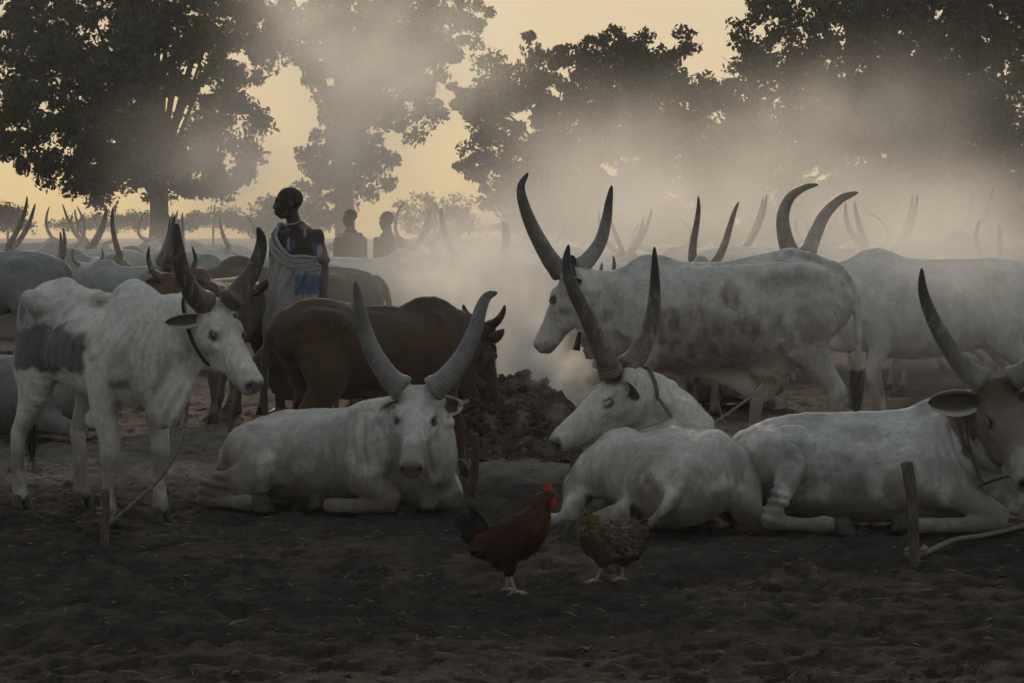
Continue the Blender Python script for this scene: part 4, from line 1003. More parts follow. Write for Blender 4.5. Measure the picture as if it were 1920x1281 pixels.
# ---- white cow lying with her back to the camera, head turned left
def cow_back():
    fr = Frame(1262, 13.25, 82)
    root = thing('lying_cow', 'white cow lying with her rump to the camera and eyes closed', 'cow', fr.O, fr.th)
    hd = Head(fr.px(1160, 694, 13.45), fr.dirv((-.36, -.12, -.30)), fr.dirv((-.35, -.25, .85)), 1.0)
    S = Sdf(); hd.sdf(S)
    lying_torso(S, [(-.66, -.06, .21, .19, .17), (-.55, -.04, .25, .30, .225), (-.32, -.02, .27, .37, .255), (-.02, 0, .27, .38, .255), (.25, 0, .275, .33, .255), (.48, 0, .30, .24, .25), (.64, 0, .34, .16, .21)], (.34, -.02, .545, .20, .09, .11))
    S.loft([(-.62, -.08, .38, .035, .03), (-.42, -.04, .505, .04, .03), (-.1, 0, .515, .04, .03), (.25, 0, .52, .04, .03)], A(0, 1, 0), .06, 3)
    S.ell(A(-.30, .28, .465), (.10, .06, .05), None, .05); S.ell(A(-.32, -.25, .465), (.09, .06, .05), None, .05); S.loft([(-.30, .28, .46, .03, .04), (-.48, .16, .44, .03, .04), (-.66, .02, .38, .03, .04)], Y_, .05, 2); S.ell(A(-.12, .34, .43), (.14, .10, .06), None, .08, True)
    for e in (-1, 1): S.ell(A(-.66, -.07 + e * .09, .36), (.045, .04, .05), None, .05)
    leg_loft(S, [(-.42, .22, .36, .17, .19), (-.30, .38, .30, .13, .17), (-.22, .50, .20, .08, .11)], .06)        # left thigh
    leg_loft(S, [(-.24, .50, .18, .075, .10), (-.42, .50, .13, .06, .075), (-.56, .50, .085, .052, .06)], .04)
    leg_loft(S, [(-.56, .48, .07, .045, .05), (-.54, .57, .06, .038, .04), (-.50, .64, .055, .036, .038), (-.48, .68, .05, .04, .04)], .025)
    leg_loft(S, [(-.60, .18, .10, .08, .10), (-.66, .34, .07, .05, .055), (-.66, .44, .055, .042, .045)], .05)    # lower hind leg under her
    leg_loft(S, [(-.42, -.22, .34, .17, .20), (-.30, -.38, .24, .11, .16), (-.45, -.42, .12, .08, .10)], .06)
    leg_loft(S, [(.42, .30, .22, .07, .10), (.55, .36, .12, .06, .07), (.34, .42, .06, .045, .05)], .05)
    S.loft([(.42, 0, .40, .16, .24), tuple(.55 * A(.55, .05, .45) + .45 * hd.p(-.03, 0, -.14)) + (.13, .20), tuple(hd.p(.01, 0, -.13)) + (.085, .13)], A(.6, .8, 0) * 0 + A(.8, .5, 0), .07, 3)
    S.loft([tuple(hd.p(.26, 0, -.22)) + (.02, .035), tuple(fr.px(1110, 845, 13.5)) + (.03, .06), tuple(fr.px(1140, 880, 13.6)) + (.045, .08)], A(.8, .5, 0), .05, 3)
    S.loft([(-.68, -.08, .40, .045), (-.77, -.09, .32, .042), (-.80, -.04, .20, .036), (-.83, .06, .09, .028), (-.87, .14, .03, .022)], None, .03, 3)  # tail
    S.ell(A(-.77, .10, .19), (.06, .10, .10), None, .05, True)
    coat = coat_fn(WHITE, legd=.75, stain=.45, seed=20, nose=(.04, .034, .03), patches=[((-.76, .09, .20), (.14, .09, .15), (.20, .11, .07), .8, .6, .4), ((-.60, -.05, .05), (.5, .6, .12), (.18, .13, .095), .8, .6, .5), ((-.1, .1, .54), (.35, .25, .10), (.38, .32, .24), .7, .6, .6), ((-.60, .12, .40), (.12, .2, .12), (.24, .18, .13), .6, .8, .6), (tuple(hd.p(.03, 0, .0)), (.11, .10, .08), (.20, .095, .045), .85, .3)])
    make_body(root, S, hd, coat, .014, .008, .005, fur=60000, sleep=True, folds=[((.42, .1, .5), (.22, .25, .3), (.5, -.8, .2), 110, 0.0096)], seed=20,
              hoofs=[(A(-.72, .43, .0), 2.0, 0, 0, 1.0), (A(-.70, .50, .0), 2.3, 0, 0, .95), (A(-.45, .74, .0), 1.3, 0, 0, .95)], zmin=-.03)
    head_extras(root, hd, [fr.hp(13.45, [(1146, 700, -.07), (1132, 665, -.12), (1104, 600, -.16), (1076, 545, -.18), (1062, 500, -.17), (1066, 459, -.15)]),
                           fr.hp(13.45, [(1172, 692, .06), (1196, 665, .12), (1217, 620, .17), (1226, 570, .2), (1228, 520, .2), (1227, 463, .19)])], .070, .16, .12,
                hornc=dict(base=(.17, .115, .085), mid=(.12, .08, .06), tip=(.02, .016, .014)), seed=14, inner=(.09, .05, .035), earL=fr.dirv((.40, -.85, -.25)), earR=fr.dirv((.5, .8, .1)))
    obj('poll_tuft', tuft_mesh('poll_tuft', hd.p(-.05, -.01, .02), hd.p(.10, -.01, .0), .055, 90, 5), plain('red_hair', (.15, .075, .035), .8, .4, 40, 0), root)
    ring = collar(hd.p(-.13, 0, -.16), unit(hd.X * .8 + hd.Z * .45), .011, .34)
    obj('neck_rope', rope_mesh('neck_rope', ring, .011, 4), M_ROPE, root)
    return root
cow_back()

# ---- white cow with a brown face lying at the right edge
def cow_right():
    fr = Frame(1640, 13.1, -9)
    root = thing('lying_cow', 'white cow with a brown face lying at the right edge', 'cow', fr.O, fr.th)
    hd = Head(fr.px(1872, 716, 12.66), fr.dirv((.10, -.36, -.37)), fr.dirv((.12, -.62, .72)), 1.12)
    S = Sdf(); hd.sdf(S)
    lying_torso(S, [(-.78, .0, .23, .13, .16), (-.66, 0, .28, .24, .225), (-.44, 0, .30, .31, .27), (-.14, 0, .30, .35, .28), (.18, 0, .31, .35, .29), (.42, 0, .325, .28, .30), (.58, 0, .35, .20, .29), (.72, 0, .37, .13, .22)], (.38, 0, .60, .18, .09, .10))
    S.loft([(-.72, 0, .42, .04, .03), (-.46, .0, .545, .04, .03), (0, 0, .57, .04, .03), (.35, 0, .60, .04, .04)], Y_, .07, 3)
    for e in (-1, 1): S.ell(A(-.44, e * .20, .505), (.09, .05, .05), None, .045); S.loft([(.28, e * .16, .55, .05, .07), (.40, e * .27, .38, .06, .13), (.42, e * .27, .26, .06, .10)], Y_, .05, 2)
    leg_loft(S, [(-.60, -.15, .36, .15, .18), (-.50, -.29, .36, .11, .15), (-.42, -.37, .37, .075, .10)], .05)     # thigh up to the raised stifle
    leg_loft(S, [(-.42, -.38, .38, .055, .075), (-.455, -.41, .27, .052, .068), (-.505, -.43, .15, .040, .05), (-.55, -.435, .085, .05, .058), (-.56, -.435, .06, .042, .042)], .03)
    leg_loft(S, [(-.55, -.435, .062, .045, .045), (-.44, -.46, .055, .034, .036), (-.33, -.48, .052, .031, .033), (-.26, -.49, .058, .044, .046), (-.205, -.495, .055, .037, .037)], .025)
    leg_loft(S, [(-.5, .2, .30, .14, .17), (-.3, .36, .16, .09, .11), (-.5, .42, .08, .05, .06)], .05)
    leg_loft(S, [(.26, -.27, .27, .075, .12), (.42, -.31, .20, .068, .085), (.58, -.33, .13, .055, .065), (.66, -.33, .09, .052, .056)], .05)
    leg_loft(S, [(.655, -.335, .066, .05, .05), (.46, -.37, .052, .037, .04), (.28, -.40, .05, .036, .038), (.20, -.41, .05, .042, .04)], .02)
    leg_loft(S, [(.45, .22, .26, .075, .11), (.62, .22, .17, .065, .08), (.76, .18, .1, .055, .06)], .05)
    S.loft([(.44, 0, .40, .16, .27), tuple(.5 * A(.60, 0, .46) + .5 * hd.p(-.03, 0, -.13)) + (.125, .22), tuple(hd.p(.0, 0, -.12)) + (.088, .13)], Y_, .06, 3)
    S.loft([tuple(hd.p(.26, 0, -.24)) + (.022, .04), tuple(hd.p(.16, 0, -.40)) + (.03, .09), (.74, -.05, .24, .04, .12), (.70, -.02, .12, .06, .10)], Y_, .06, 3)
    S.loft([(-.78, 0, .32, .035), (-.86, -.08, .18, .03), (-.80, -.24, .07, .026), (-.74, -.32, .05, .022)], None, .02, 2)
    gr = (.15, .13, .12)
    coat = coat_fn((.68, .63, .575), legd=.75, stain=.45, seed=31, nose=(.035, .022, .022), face=((.13, .075, .045), .85),
                   patches=[((-.42, -.36, .42), (.12, .16, .08), gr, .75, .7, .25), ((-.21, -.36, .37), (.10, .12, .065), gr, .6, .6, .2), ((-.10, -.34, .24), (.07, .12, .06), gr, .45, .8, .5), ((0, -.35, .04), (.8, .25, .09), (.16, .13, .10), .7, .6, .5), (tuple(hd.p(.0, 0, -.05)), (.16, .16, .16), (.12, .065, .035), .8, .4), ((-.68, -.28, .10), (.13, .16, .12), (.17, .075, .04), .8, .5)])
    make_body(root, S, hd, coat, .014, .008, .0045, fur=60000, folds=[((.45, -.25, .42), (.22, .4, .34), (.95, -.15, .45), 120, 0.0107), ((-.52, -.42, .15), (.12, .2, .15), (.2, 0, 1), 120, 0.0072)], seed=31,
              hoofs=[(A(-.165, -.497, .0), -.12, 0, 0, 1.05), (A(.155, -.41, .03), math.pi, .3, 0, 1.0)], zmin=-.03)
    head_extras(root, hd, [fr.hp(12.66, [(1898, 712, -.02), (1930, 690, -.04), (1972, 640, -.06), (1996, 570, -.06), (1998, 500, -.03)]),
                           fr.hp(12.66, [(1846, 716, 0), (1818, 700, .02), (1782, 655, .04), (1750, 600, .05), (1731, 548, .06), (1728, 503, .07)])], .070, .24, .13,
                hornc=dict(base=(.20, .17, .14), mid=(.15, .125, .105), tip=(.025, .02, .018)), seed=17, inner=(.10, .07, .055), earR=fr.dirv((-.9, .1, -.05)), earL=fr.dirv((.9, .1, -.05)))
    obj('tail_switch', tuft_mesh('tail_switch', A(-.78, -.30, .14), A(-.60, -.46, .02), .07, 110, 8), plain('russet_hair', (.13, .06, .032), .8, .4, 40, 0), root)
    m_c = plain('dark_rope', (.05, .042, .036), .9, .4, 60, .5)
    obj('neck_rope', rope_mesh('neck_rope', fr.hp(12.62, [(1812, 775, .10), (1813, 810, .06), (1820, 850, .03), (1834, 890, -.04), (1846, 908, -.06)]), .006), m_c, root)
    obj('lead_rope', rope_mesh('lead_rope', fr.hp(12.56, [(1836, 912, 0), (1848, 906, 0), (1880, 896, -.06), (1920, 888, -.1), (1990, 884, 0)]), .008), m_c, root)
    return root
cow_right()
# ------------------------------------------------------------------ the rest of the herd
def atpx(px, D): return ((px - 960) / F * D, D, 0)
GREY = (.25, .24, .235); PALE = (.52, .49, .455); TAN = (.26, .185, .125); ASH = (.33, .32, .31); BROWN = (.075, .042, .026)
HERD = [
    # px, depth, heading, scale, look, horn (kind, length, spread), coat, label, kind word
    (-40, 26, 180, 1.08, (.8, 0, -.5), (0, .7, .6), GREY, 'big grey cow at the left edge turning her rump to the tethered bull', 'cow'),
    (160, 34, 172, 1.05, (.8, .2, -.4), (1, .7, .6), ASH, 'ash grey cow behind the left bull, broadside, heading left', 'cow'),
    (108, 46, 88, 1.0, (.9, 0, -.2), (0, .95, .8), GREY, 'grey cow with tall crossing horns far left of the thick trunk', 'cow'),
    (60, 50, 20, 1.05, (.8, .2, -.3), (1, .8, .6), GREY, 'far grey cow facing right below the left tree crown', 'cow'),
    (176, 52, 95, 1.0, (.9, 0, -.2), (2, .85, .8), GREY, 'far grey cow seen from behind just left of the thick trunk', 'cow'),
    (225, 40, -12, 1.0, (.7, 0, -.7), (0, .6, .6), ASH, 'hazy cow with lowered head in front of the thick trunk', 'cow'),
    (325, 46, 2, 1.0, (.8, .1, -.5), (2, .55, .5), PALE, 'pale cow facing right beyond the horns of the left bull', 'cow'),
    (498, 48, 84, 1.0, (.9, 0, -.2), (1, .75, 1.0), PALE, 'pale cow with wide horns behind the robed man', 'cow'),
    (690, 29, 3, 1.0, (.8, 0, -.5), (1, .6, .6), PALE, 'pale cow broadside in thick smoke below the two far men', 'cow'),
    (785, 42, 92, 1.05, (.9, 0, -.15), (2, .95, .75), PALE, 'smoke-veiled cow with lyre horns right of the two far men', 'cow'),
    (972, 38, -84, .95, (.9, 0, -.35), (0, .75, .5), PALE, 'smoke-veiled cow left of the tall horns of the big cow', 'cow'),
    (1040, 45, 96, 1.05, (.9, 0, -.2), (0, .85, .55), PALE, 'far cow seen between the tall horns of the big cow', 'cow'),
    (1325, 33, 176, 1.0, (.8, .25, -.35), (1, .62, .42), PALE, 'cow with curled horns just right of the tall horns, heading left', 'cow'),
    (1248, 37, 90, 1.0, (.9, 0, -.2), (2, .6, .9), PALE, 'far cow with wide horns above the hump of the big cow', 'cow'),
    (1312, 21.2, 84, 1.0, (.9, .2, -.25), (1, .72, .25), ASH, 'cow hidden behind the big cow save for two upright horns', 'cow'),
    (1440, 29, 4, 1.10, (.8, 0, -.5), (0, .5, .6), PALE, 'white-backed cow behind the loins of the big cow', 'cow'),
    (1385, 36, 12, 1.05, (.8, .2, -.4), (3, .4, .8), PALE, 'white-backed cow farther off behind the big cow', 'cow'),
    (1574, 35, -88, 1.0, (.9, 0, -.4), (2, .62, 1.1), PALE, 'cow facing the camera with wide horns above the rump of the big cow', 'cow'),
    (1870, 31, 176, 1.16, (.8, 0, -.5), (1, .5, .5), GREY, 'tall grey cow at the right edge by the dead post', 'cow'),
    (20, 38, 168, 1.0, (.8, .3, -.4), (2, .7, .6), PALE, 'pale cow at the far left under the drooping leaves, heading left', 'cow'),
    (140, 58, 80, 1.0, (.9, 0, -.2), (0, .9, .7), GREY, 'very far cow with tall horns left of the thick trunk', 'cow'),
    (290, 56, 100, 1.05, (.9, .1, -.2), (2, .8, .7), ASH, 'very far cow hidden by the thick trunk', 'cow'),
    (395, 54, 182, 1.0, (.8, .2, -.4), (0, .8, .5), PALE, 'very far pale cow right of the thick trunk', 'cow'),
    (440, 38, 175, .95, (.7, .1, -.7), (1, .6, .6), PALE, 'hazy cow lowering her head left of the robed man', 'cow'),
    (255, 30, 186, .9, (.7, .2, -.7), (0, .5, .6), ASH, 'ash grey heifer close behind the back of the left bull', 'cow'),
    (596, 50, -80, 1.0, (.9, 0, -.3), (2, .8, .8), PALE, 'smoke-veiled cow between the robed man and the cloaked man', 'cow'),
    (880, 46, 150, 1.0, (.8, .2, -.3), (1, .8, .6), PALE, 'faint cow below the round far bush', 'cow'),
    (1100, 28, 170, .95, (.7, .1, -.7), (0, .5, .6), PALE, 'faint pale cow in the smoke behind the big cow\'s neck', 'cow'),
    (1160, 48, 85, 1.0, (.9, 0, -.2), (2, .8, .7), PALE, 'very far cow right of the tall horns', 'cow'),
    (1480, 44, 100, 1.05, (.9, .1, -.2), (0, .9, .7), PALE, 'far cow with lyre horns above the hips of the big cow', 'cow'),
    (1655, 40, 170, 1.05, (.8, .2, -.3), (1, .9, .8), PALE, 'far cow left of the dead post, heading left', 'cow'),
    (1760, 44, 60, 1.05, (.9, 0, -.2), (2, .9, .8), GREY, 'far grey cow right behind the dead post', 'cow'),
    (1945, 36, 190, 1.1, (.8, .1, -.4), (1, .8, .6), GREY, 'grey cow cut off by the right edge', 'cow'),
    (300, 35, 178, 1.0, (.8, .2, -.4), (0, .7, .5), GREY, 'grey cow right behind the white calf, heading left', 'cow'),
    (70, 31, 5, 1.0, (.7, .1, -.6), (2, .6, .6), GREY, 'grey cow facing right between the left edge and the white calf', 'cow'),
    (450, 30, 188, .95, (.8, .1, -.5), (1, .6, .6), ASH, 'ash grey cow right behind the red-brown young cow', 'cow'),
    (905, 36, 178, 1.0, (.8, .2, -.4), (0, .7, .5), PALE, 'faint cow broadside in the smoke right of the two far men', 'cow'),
    (1020, 33, 10, 1.0, (.8, .1, -.4), (2, .6, .6), PALE, 'faint cow facing right behind the muzzle of the big cow', 'cow'),
    (1560, 30, 174, 1.05, (.8, .1, -.4), (0, .7, .6), PALE, 'pale cow broadside behind the rump of the big cow', 'cow'),
    (1800, 38, 10, 1.05, (.8, .1, -.4), (2, .7, .6), ASH, 'ash grey cow facing right beyond the dead post', 'cow'),
    (1700, 27, 8, .95, (.7, .2, -.6), (0, .5, .6), PALE, 'pale cow peering over the back of the right-hand cow', 'cow'),
]
for i, (px, D, dg, s, look, horn, c, lab, cat) in enumerate(HERD):
    generic_cow('background_cow', lab, cat, atpx(px, D), math.radians(dg), s, look=look, horn=horn, coatc=c, seed=40 + i * 3, res=.03, fres=.02, group='long-horned cattle standing in the smoke', r0=.055)
# white calf facing the camera, small horns
generic_cow('calf', 'white calf facing the camera behind the back of the left bull', 'calf', atpx(194, 31), math.radians(-93), .92, look=(.72, 0, -.69), poll=(1.0, 0, 1.27), horn=(3, .22, 1.0), coatc=PALE, seed=90, res=.022, fres=.014, ear=.26, r0=.035)
# two cows behind the left bull
fl_, hl_ = [front_leg(1), front_leg(-1, hx=.55)], [hind_leg(1), hind_leg(-1, hx=-.7)]
generic_cow('standing_cow', 'tan cow with a grey face and one dark horn between the bull and the man', 'cow', atpx(535, 21.6), math.radians(184), 1.0, look=(.78, .1, -.62), poll=(1.05, 0, 1.30), horn=(3, .34, .5), coat=coat_fn((.20, .145, .10), seed=95, face=((.15, .125, .105), .8), stain=.5), coatc=TAN, seed=95, res=.02, fres=.012, r0=.06)
generic_cow('young_cow', 'red-brown young cow facing the camera behind the horns of the left bull', 'cow', atpx(412, 20.4), math.radians(-108), .94, look=(.60, .0, -.80), poll=(.98, 0, 1.30), horn=(3, .26, 1.1), coatc=(.13, .062, .033), seed=97, res=.02, fres=.012, r0=.04)
# brown calf behind the brown bull
generic_cow('calf', 'dark brown calf peeping out behind the tail of the brown bull', 'calf', atpx(668, 17.0), math.radians(180), .70, look=(.62, .42, -.66), poll=(.80, 0, 1.27), horn=None, coatc=BROWN, coat=coat_fn(BROWN, dirt=(.06, .04, .03), seed=99, stain=.2, nose=(.02, .015, .015)), seed=99, res=.016, fres=.010, ear=.24)
# standing cow at the right behind the lying one
def cow_rear():
    fr = Frame(1748, 19.6, 181)
    root = thing('standing_cow', 'large hazy white cow standing behind the lying cow at the right', 'cow', fr.O, fr.th)
    s = 1.08
    hd = Head(fr.px(1500, 478, 19.7), fr.dirv((-.34, -.1, -.40)), fr.dirv((-.7, -.1, .6)), 1.05)
    S = Sdf(); hd.sdf(S); fl = [front_leg(1), front_leg(-1, hx=.36)]; hl = [hind_leg(1), hind_leg(-1, hx=-.5)]
    T = [(x, z - .03, w * 1.05, h * 1.12) for x, z, w, h in TORSO]
    te = standing_body(S, T, fl, hl, hump=(.42, 1.21, .2, .09, .13), s=s, neck=std_neck(hd, s), dew=std_dew(hd, s))
    make_body(root, S, hd, coat_fn((.64, .60, .56), seed=71, stain=.4), .018, .012, .005, seed=71, hoofs=std_hoofs(fl, hl, s))
    head_extras(root, hd, [fr.hp(19.7, [(1484, 480, -.06), (1472, 445, -.12), (1468, 405, -.16), (1482, 370, -.17), (1508, 352, -.16), (1534, 346, -.15)]),
                           fr.hp(19.7, [(1512, 478, .06), (1524, 450, .14), (1545, 405, .2), (1572, 376, .22), (1592, 366, .22), (1609, 361, .21)])], .075, seed=21, hornc=dict(base=(.2, .18, .16), mid=(.2, .18, .16), tip=(.08, .07, .06)))
    obj('tail_switch', tuft_mesh('tail_switch', te + A(0, 0, .04), te + A(0, 0, -.25), .035, 30, 71), M_HAIR, root)
cow_rear()
generic_cow('calf', 'pale calf standing in the haze under the right-hand standing cow', 'calf', atpx(1752, 24), math.radians(184), .72, look=(.7, 0, -.7), horn=None, coatc=PALE, seed=73, res=.022, fres=.018)

def lying_generic(name, label, px, D, dg, s, coatc, look, poll, horn, seed):
    fr = Frame(px, D, dg); root = thing(name, label, 'cow', fr.O, fr.th)
    hd = Head(A(*poll) * s, A(*look), A(.4, 0, .8), s); S = Sdf(); hd.sdf(S)
    lying_torso(S, [(x * s, 0, z * s, w * s, h * s) for x, z, w, h in [(-.74, .23, .14, .16), (-.62, .28, .25, .23), (-.40, .30, .33, .275), (-.1, .31, .36, .29), (.2, .31, .34, .295), (.44, .33, .26, .29), (.62, .36, .17, .25)]], (.34 * s, 0, .60 * s, .18 * s, .09 * s, .10 * s))
    for e in (-1, 1):
        leg_loft(S, [tuple(np.array(p) * s * A(1, e, 1, 1, 1)) for p in [(-.5, .16, .36, .15, .18), (-.38, .29, .3, .12, .16), (-.26, .37, .2, .075, .11)]], .05)
        leg_loft(S, [tuple(np.array(p) * s * A(1, e, 1, 1, 1)) for p in [(-.26, .37, .2, .07, .1), (-.5, .41, .12, .05, .07), (-.66, .41, .07, .045, .05)]], .03)
        leg_loft(S, [tuple(np.array(p) * s * A(1, e, 1, 1, 1)) for p in [(.3, .26, .24, .07, .1), (.5, .27, .14, .06, .07), (.62, .26, .08, .05, .055)]], .05)
        leg_loft(S, [tuple(np.array(p) * s * A(1, e, 1, 1, 1)) for p in [(.61, .265, .06, .045, .045), (.4, .33, .05, .036, .038), (.2, .36, .045, .04, .04)]], .03)
    b = hd.p(.02, 0, -.13)
    S.loft([(.46 * s, 0, .42 * s, .15 * s, .25 * s), tuple(.5 * A(.6, 0, .46) * s + .5 * b) + (.11 * s, .19 * s), tuple(b) + (.085 * s, .125 * s)], Y_, .06, 3)
    make_body(root, S, hd, coat_fn(coatc, seed=seed), .02, .014, .005, seed=seed, zmin=-.03)
    head_extras(root, hd, hornpair(hd, *horn) if horn else None, .05 * s, coat_col=coatc, seed=seed, nseg=12, n=4)
    return root
lying_generic('lying_cow', 'dark grey cow lying at the left edge behind the legs of the left bull', 20, 18.6, 175, 1.05, (.20, .195, .19), (.8, .1, -.5), (.95, 0, .86), (0, .5, .5), 75)
lying_generic('lying_cow', 'hazy cow lying behind the legs of the big cow', 1308, 22.0, 178, 1.0, (.42, .38, .35), (.8, -.3, -.5), (.95, 0, .86), (0, .5, .5), 77)
# ------------------------------------------------------------------ people
def skin_mat():
    m, nt, b = new_mat('dark_skin'); v = coords(nt)
    L(nt, mixc(nt, 1.0, attr(nt, 'coat'), ramp(nt, noise_tex(nt, v, 30, 4), [(.3, .75), (.7, 1.1)]), 'MULTIPLY'), b.inputs['Base Color'])
    b.inputs['Roughness'].default_value = .5; b.inputs['Specular IOR Level'].default_value = .35
    return m
M_SKIN = skin_mat()
def cloth_mat(name):
    m, nt, b = new_mat(name); v = coords(nt)
    L(nt, mixc(nt, 1.0, attr(nt, 'coat'), ramp(nt, noise_tex(nt, v, 25, 5, .65), [(.3, .7), (.7, 1.1)]), 'MULTIPLY'), b.inputs['Base Color'])
    b.inputs['Roughness'].default_value = .9; b.inputs['Specular IOR Level'].default_value = .1; b.inputs['Sheen Weight'].default_value = .15
    bump(nt, b, noise_tex(nt, v, 260, 2), .25, .003); return m
M_CLOTH = cloth_mat('woven_cloth')
SKIN = (.022, .0145, .0105)
def person_head(S, c, fwd, up=A(0, 0, 1), s=1.0):
    X = unit(fwd); Z = unit(up - X * (up @ X)); Y = np.cross(Z, X); R = np.stack([X, Y, Z])
    p = lambda x, y, z: c + s * (x * X + y * Y + z * Z)
    S.ell(p(-.012, 0, .035), A(.098, .076, .092) * s, R, .02)          # skull
    S.loft([tuple(p(.045, 0, .03)) + (.055 * s, .05 * s), tuple(p(.055, 0, -.03)) + (.05 * s, .045 * s), tuple(p(.06, 0, -.085)) + (.035 * s, .032 * s)], Y, .03, 2)   # face to chin
    for e in (-1, 1):
        S.loft([tuple(p(-.005, e * .056, -.03)) + (.014 * s,), tuple(p(.02, e * .045, -.075)) + (.014 * s,), tuple(p(.06, e * .018, -.095)) + (.016 * s,)], None, .025, 2)  # jaw
        S.ell(p(-.012, e * .076, -.005), A(.022, .009, .032) * s, R, .01)  # ear
        S.ell(p(.085, e * .031, .018), A(.018, .02, .012) * s, R, .012, True)  # eye socket
        S.ell(p(.079, e * .031, .016), A(.012, .012, .012) * s, R, .005)
        S.ell(p(.098, e * .013, -.028), A(.012, .012, .010) * s, R, .01)
        S.ell(p(.075, e * .04, -.02), A(.02, .018, .02) * s, R, .02)
    S.loft([tuple(p(.094, 0, .02)) + (.010 * s,), tuple(p(.112, 0, -.025)) + (.013 * s,)], None, .012, 2)    # nose
    S.ell(p(.085, 0, .04), A(.015, .05, .012) * s, R, .02)             # brow
    S.loft([tuple(p(.085, -.022, -.056)) + (.009 * s,), tuple(p(.105, 0, -.052)) + (.011 * s,), tuple(p(.085, .022, -.056)) + (.009 * s,)], None, .01, 2)
    S.loft([tuple(p(.082, -.018, -.073)) + (.009 * s,), tuple(p(.100, 0, -.071)) + (.011 * s,), tuple(p(.082, .018, -.073)) + (.009 * s,)], None, .01, 2)
    return p, R
def hand(S, wrist, d, palm_n, s=1.0, curl=.9, side=1):
    """palm, four fingers of unequal length bent at the knuckles, thumb from the side of the palm"""
    d = unit(d); n = unit(np.asarray(palm_n, float) - d * (np.asarray(palm_n, float) @ d)); t = np.cross(n, d) * side
    q = lambda x, y, z: wrist + s * (x * d + y * t + z * n)
    S.loft([tuple(q(-.02, 0, 0)) + (.026 * s, .020 * s), tuple(q(.04, 0, 0)) + (.040 * s, .016 * s), tuple(q(.085, 0, 0)) + (.040 * s, .014 * s)], t, .012, 2)
    for y, ln in ((.030, .072), (.010, .082), (-.010, .077), (-.030, .060)):
        p0 = q(.085, y, 0); c1, c2 = math.cos(curl * .7), math.sin(curl * .7); d2 = d * c1 + n * c2; c3, c4 = math.cos(curl * 1.6), math.sin(curl * 1.6); d3 = d * c3 + n * c4
        a = p0 + d2 * ln * .5 * s; b = a + d3 * ln * .5 * s
        S.loft([tuple(p0) + (.0095 * s,), tuple(a) + (.0088 * s,), tuple(b) + (.0075 * s,)], None, .006, 1)
    S.loft([tuple(q(.02, .036, .004)) + (.013 * s,), tuple(q(.05, .058, .02)) + (.011 * s,), tuple(q(.078, .056, .042)) + (.009 * s,)], None, .012, 1)
def limb(S, pts, k=.03, lat=None): S.loft([tuple(p[0]) + tuple(p[1:]) for p in pts], lat, k, 3)
def hair_cap(c, fwd, s, root, seed=0, mat=None):
    X = unit(fwd); Z = A(0, 0, 1); Z = unit(Z - X * X[2]); Y = np.cross(Z, X)
    nu, nv = 40, 16; V = []
    for j in range(nv):
        for i in range(nu):
            a = i / nu * 2 * math.pi
            lim = 1.45 + (.35 if math.cos(a) < 0 else -.25 * math.cos(a))      # lower at the back, hairline in front
            b = lim * j / (nv - 1); r = 1.045
            V.append((-.012 + .098 * r * math.sin(b) * math.cos(a), .076 * r * math.sin(b) * math.sin(a), .035 + .092 * r * math.cos(b)))
    V = np.array(V); V = V * (1 + .02 * fbm(V * 90, 2, seed))[:, None]
    W = c + s * (V[:, :1] * X + V[:, 1:2] * Y + V[:, 2:] * Z)
    i = np.arange(nv - 1)[:, None] * nu; j = np.arange(nu)[None]; q = np.stack([i + j, i + nu + j, i + nu + (j + 1) % nu, i + (j + 1) % nu], -1).reshape(-1, 4)
    return obj('hair', mesh_np('hair', W, q), M_HAIR, root)

def robe_surface(center, rad, top, bottom, nth=150, nz=110, folds=(), lat=A(1, 0, 0), col=None, thick=.006, arc=None):
    """cloth hanging round a body: center(t), rad(t) -> (rx, ry), top(a), bottom(a) heights; folds: (n, phase, amp_top, amp_bottom, twist)"""
    fwd = A(-lat[1], lat[0], 0); V = []; C = []
    ang = np.linspace(0, 2 * math.pi, nth, endpoint=False) if arc is None else np.linspace(arc[0], arc[1], nth)
    T = np.linspace(0, 1, nz)
    AA, TT = np.meshgrid(ang, T, indexing='ij')
    Z = np.vectorize(top)(AA) * (1 - TT) + np.vectorize(bottom)(AA) * TT
    d = np.zeros_like(AA)
    for n, ph, a0, a1, tw in folds: d += (a0 + (a1 - a0) * TT) * (np.abs(np.sin(n * .5 * (AA + tw * TT) + ph + .7 * np.sin(3 * TT + n))) ** .8 * 2 - 1)
    out = []
    for off in (0, -thick):
        rx = np.vectorize(lambda z: rad(z)[0])(Z) + d + off; ry = np.vectorize(lambda z: rad(z)[1])(Z) + d + off
        cx = np.vectorize(lambda z: center(z)[0])(Z); cy = np.vectorize(lambda z: center(z)[1])(Z)
        P = np.stack([cx + lat[0] * rx * np.cos(AA) + fwd[0] * ry * np.sin(AA), cy + lat[1] * rx * np.cos(AA) + fwd[1] * ry * np.sin(AA), Z], -1)
        out.append(P.reshape(-1, 3))
    nth_, nz_ = AA.shape; i = np.arange(nth_ if arc is None else nth_ - 1)[:, None]; j = np.arange(nz_ - 1)[None]; i2 = (i + 1) % nth_
    q = np.stack([i * nz_ + j, i * nz_ + j + 1, i2 * nz_ + j + 1, i2 * nz_ + j], -1).reshape(-1, 4); n1 = nth_ * nz_
    edges = [np.stack([i[:, 0] * nz_ + e, i2[:, 0] * nz_ + e], 1) for e in (0, nz_ - 1)]
    qe = np.concatenate([np.concatenate([e, e[:, ::-1] + n1], 1) for e in edges])
    V = np.concatenate(out); F_ = np.concatenate([q, q[:, ::-1] + n1, qe])
    cc = col(AA.ravel(), Z.ravel()); cc = np.concatenate([cc, cc])
    return V, F_, cc

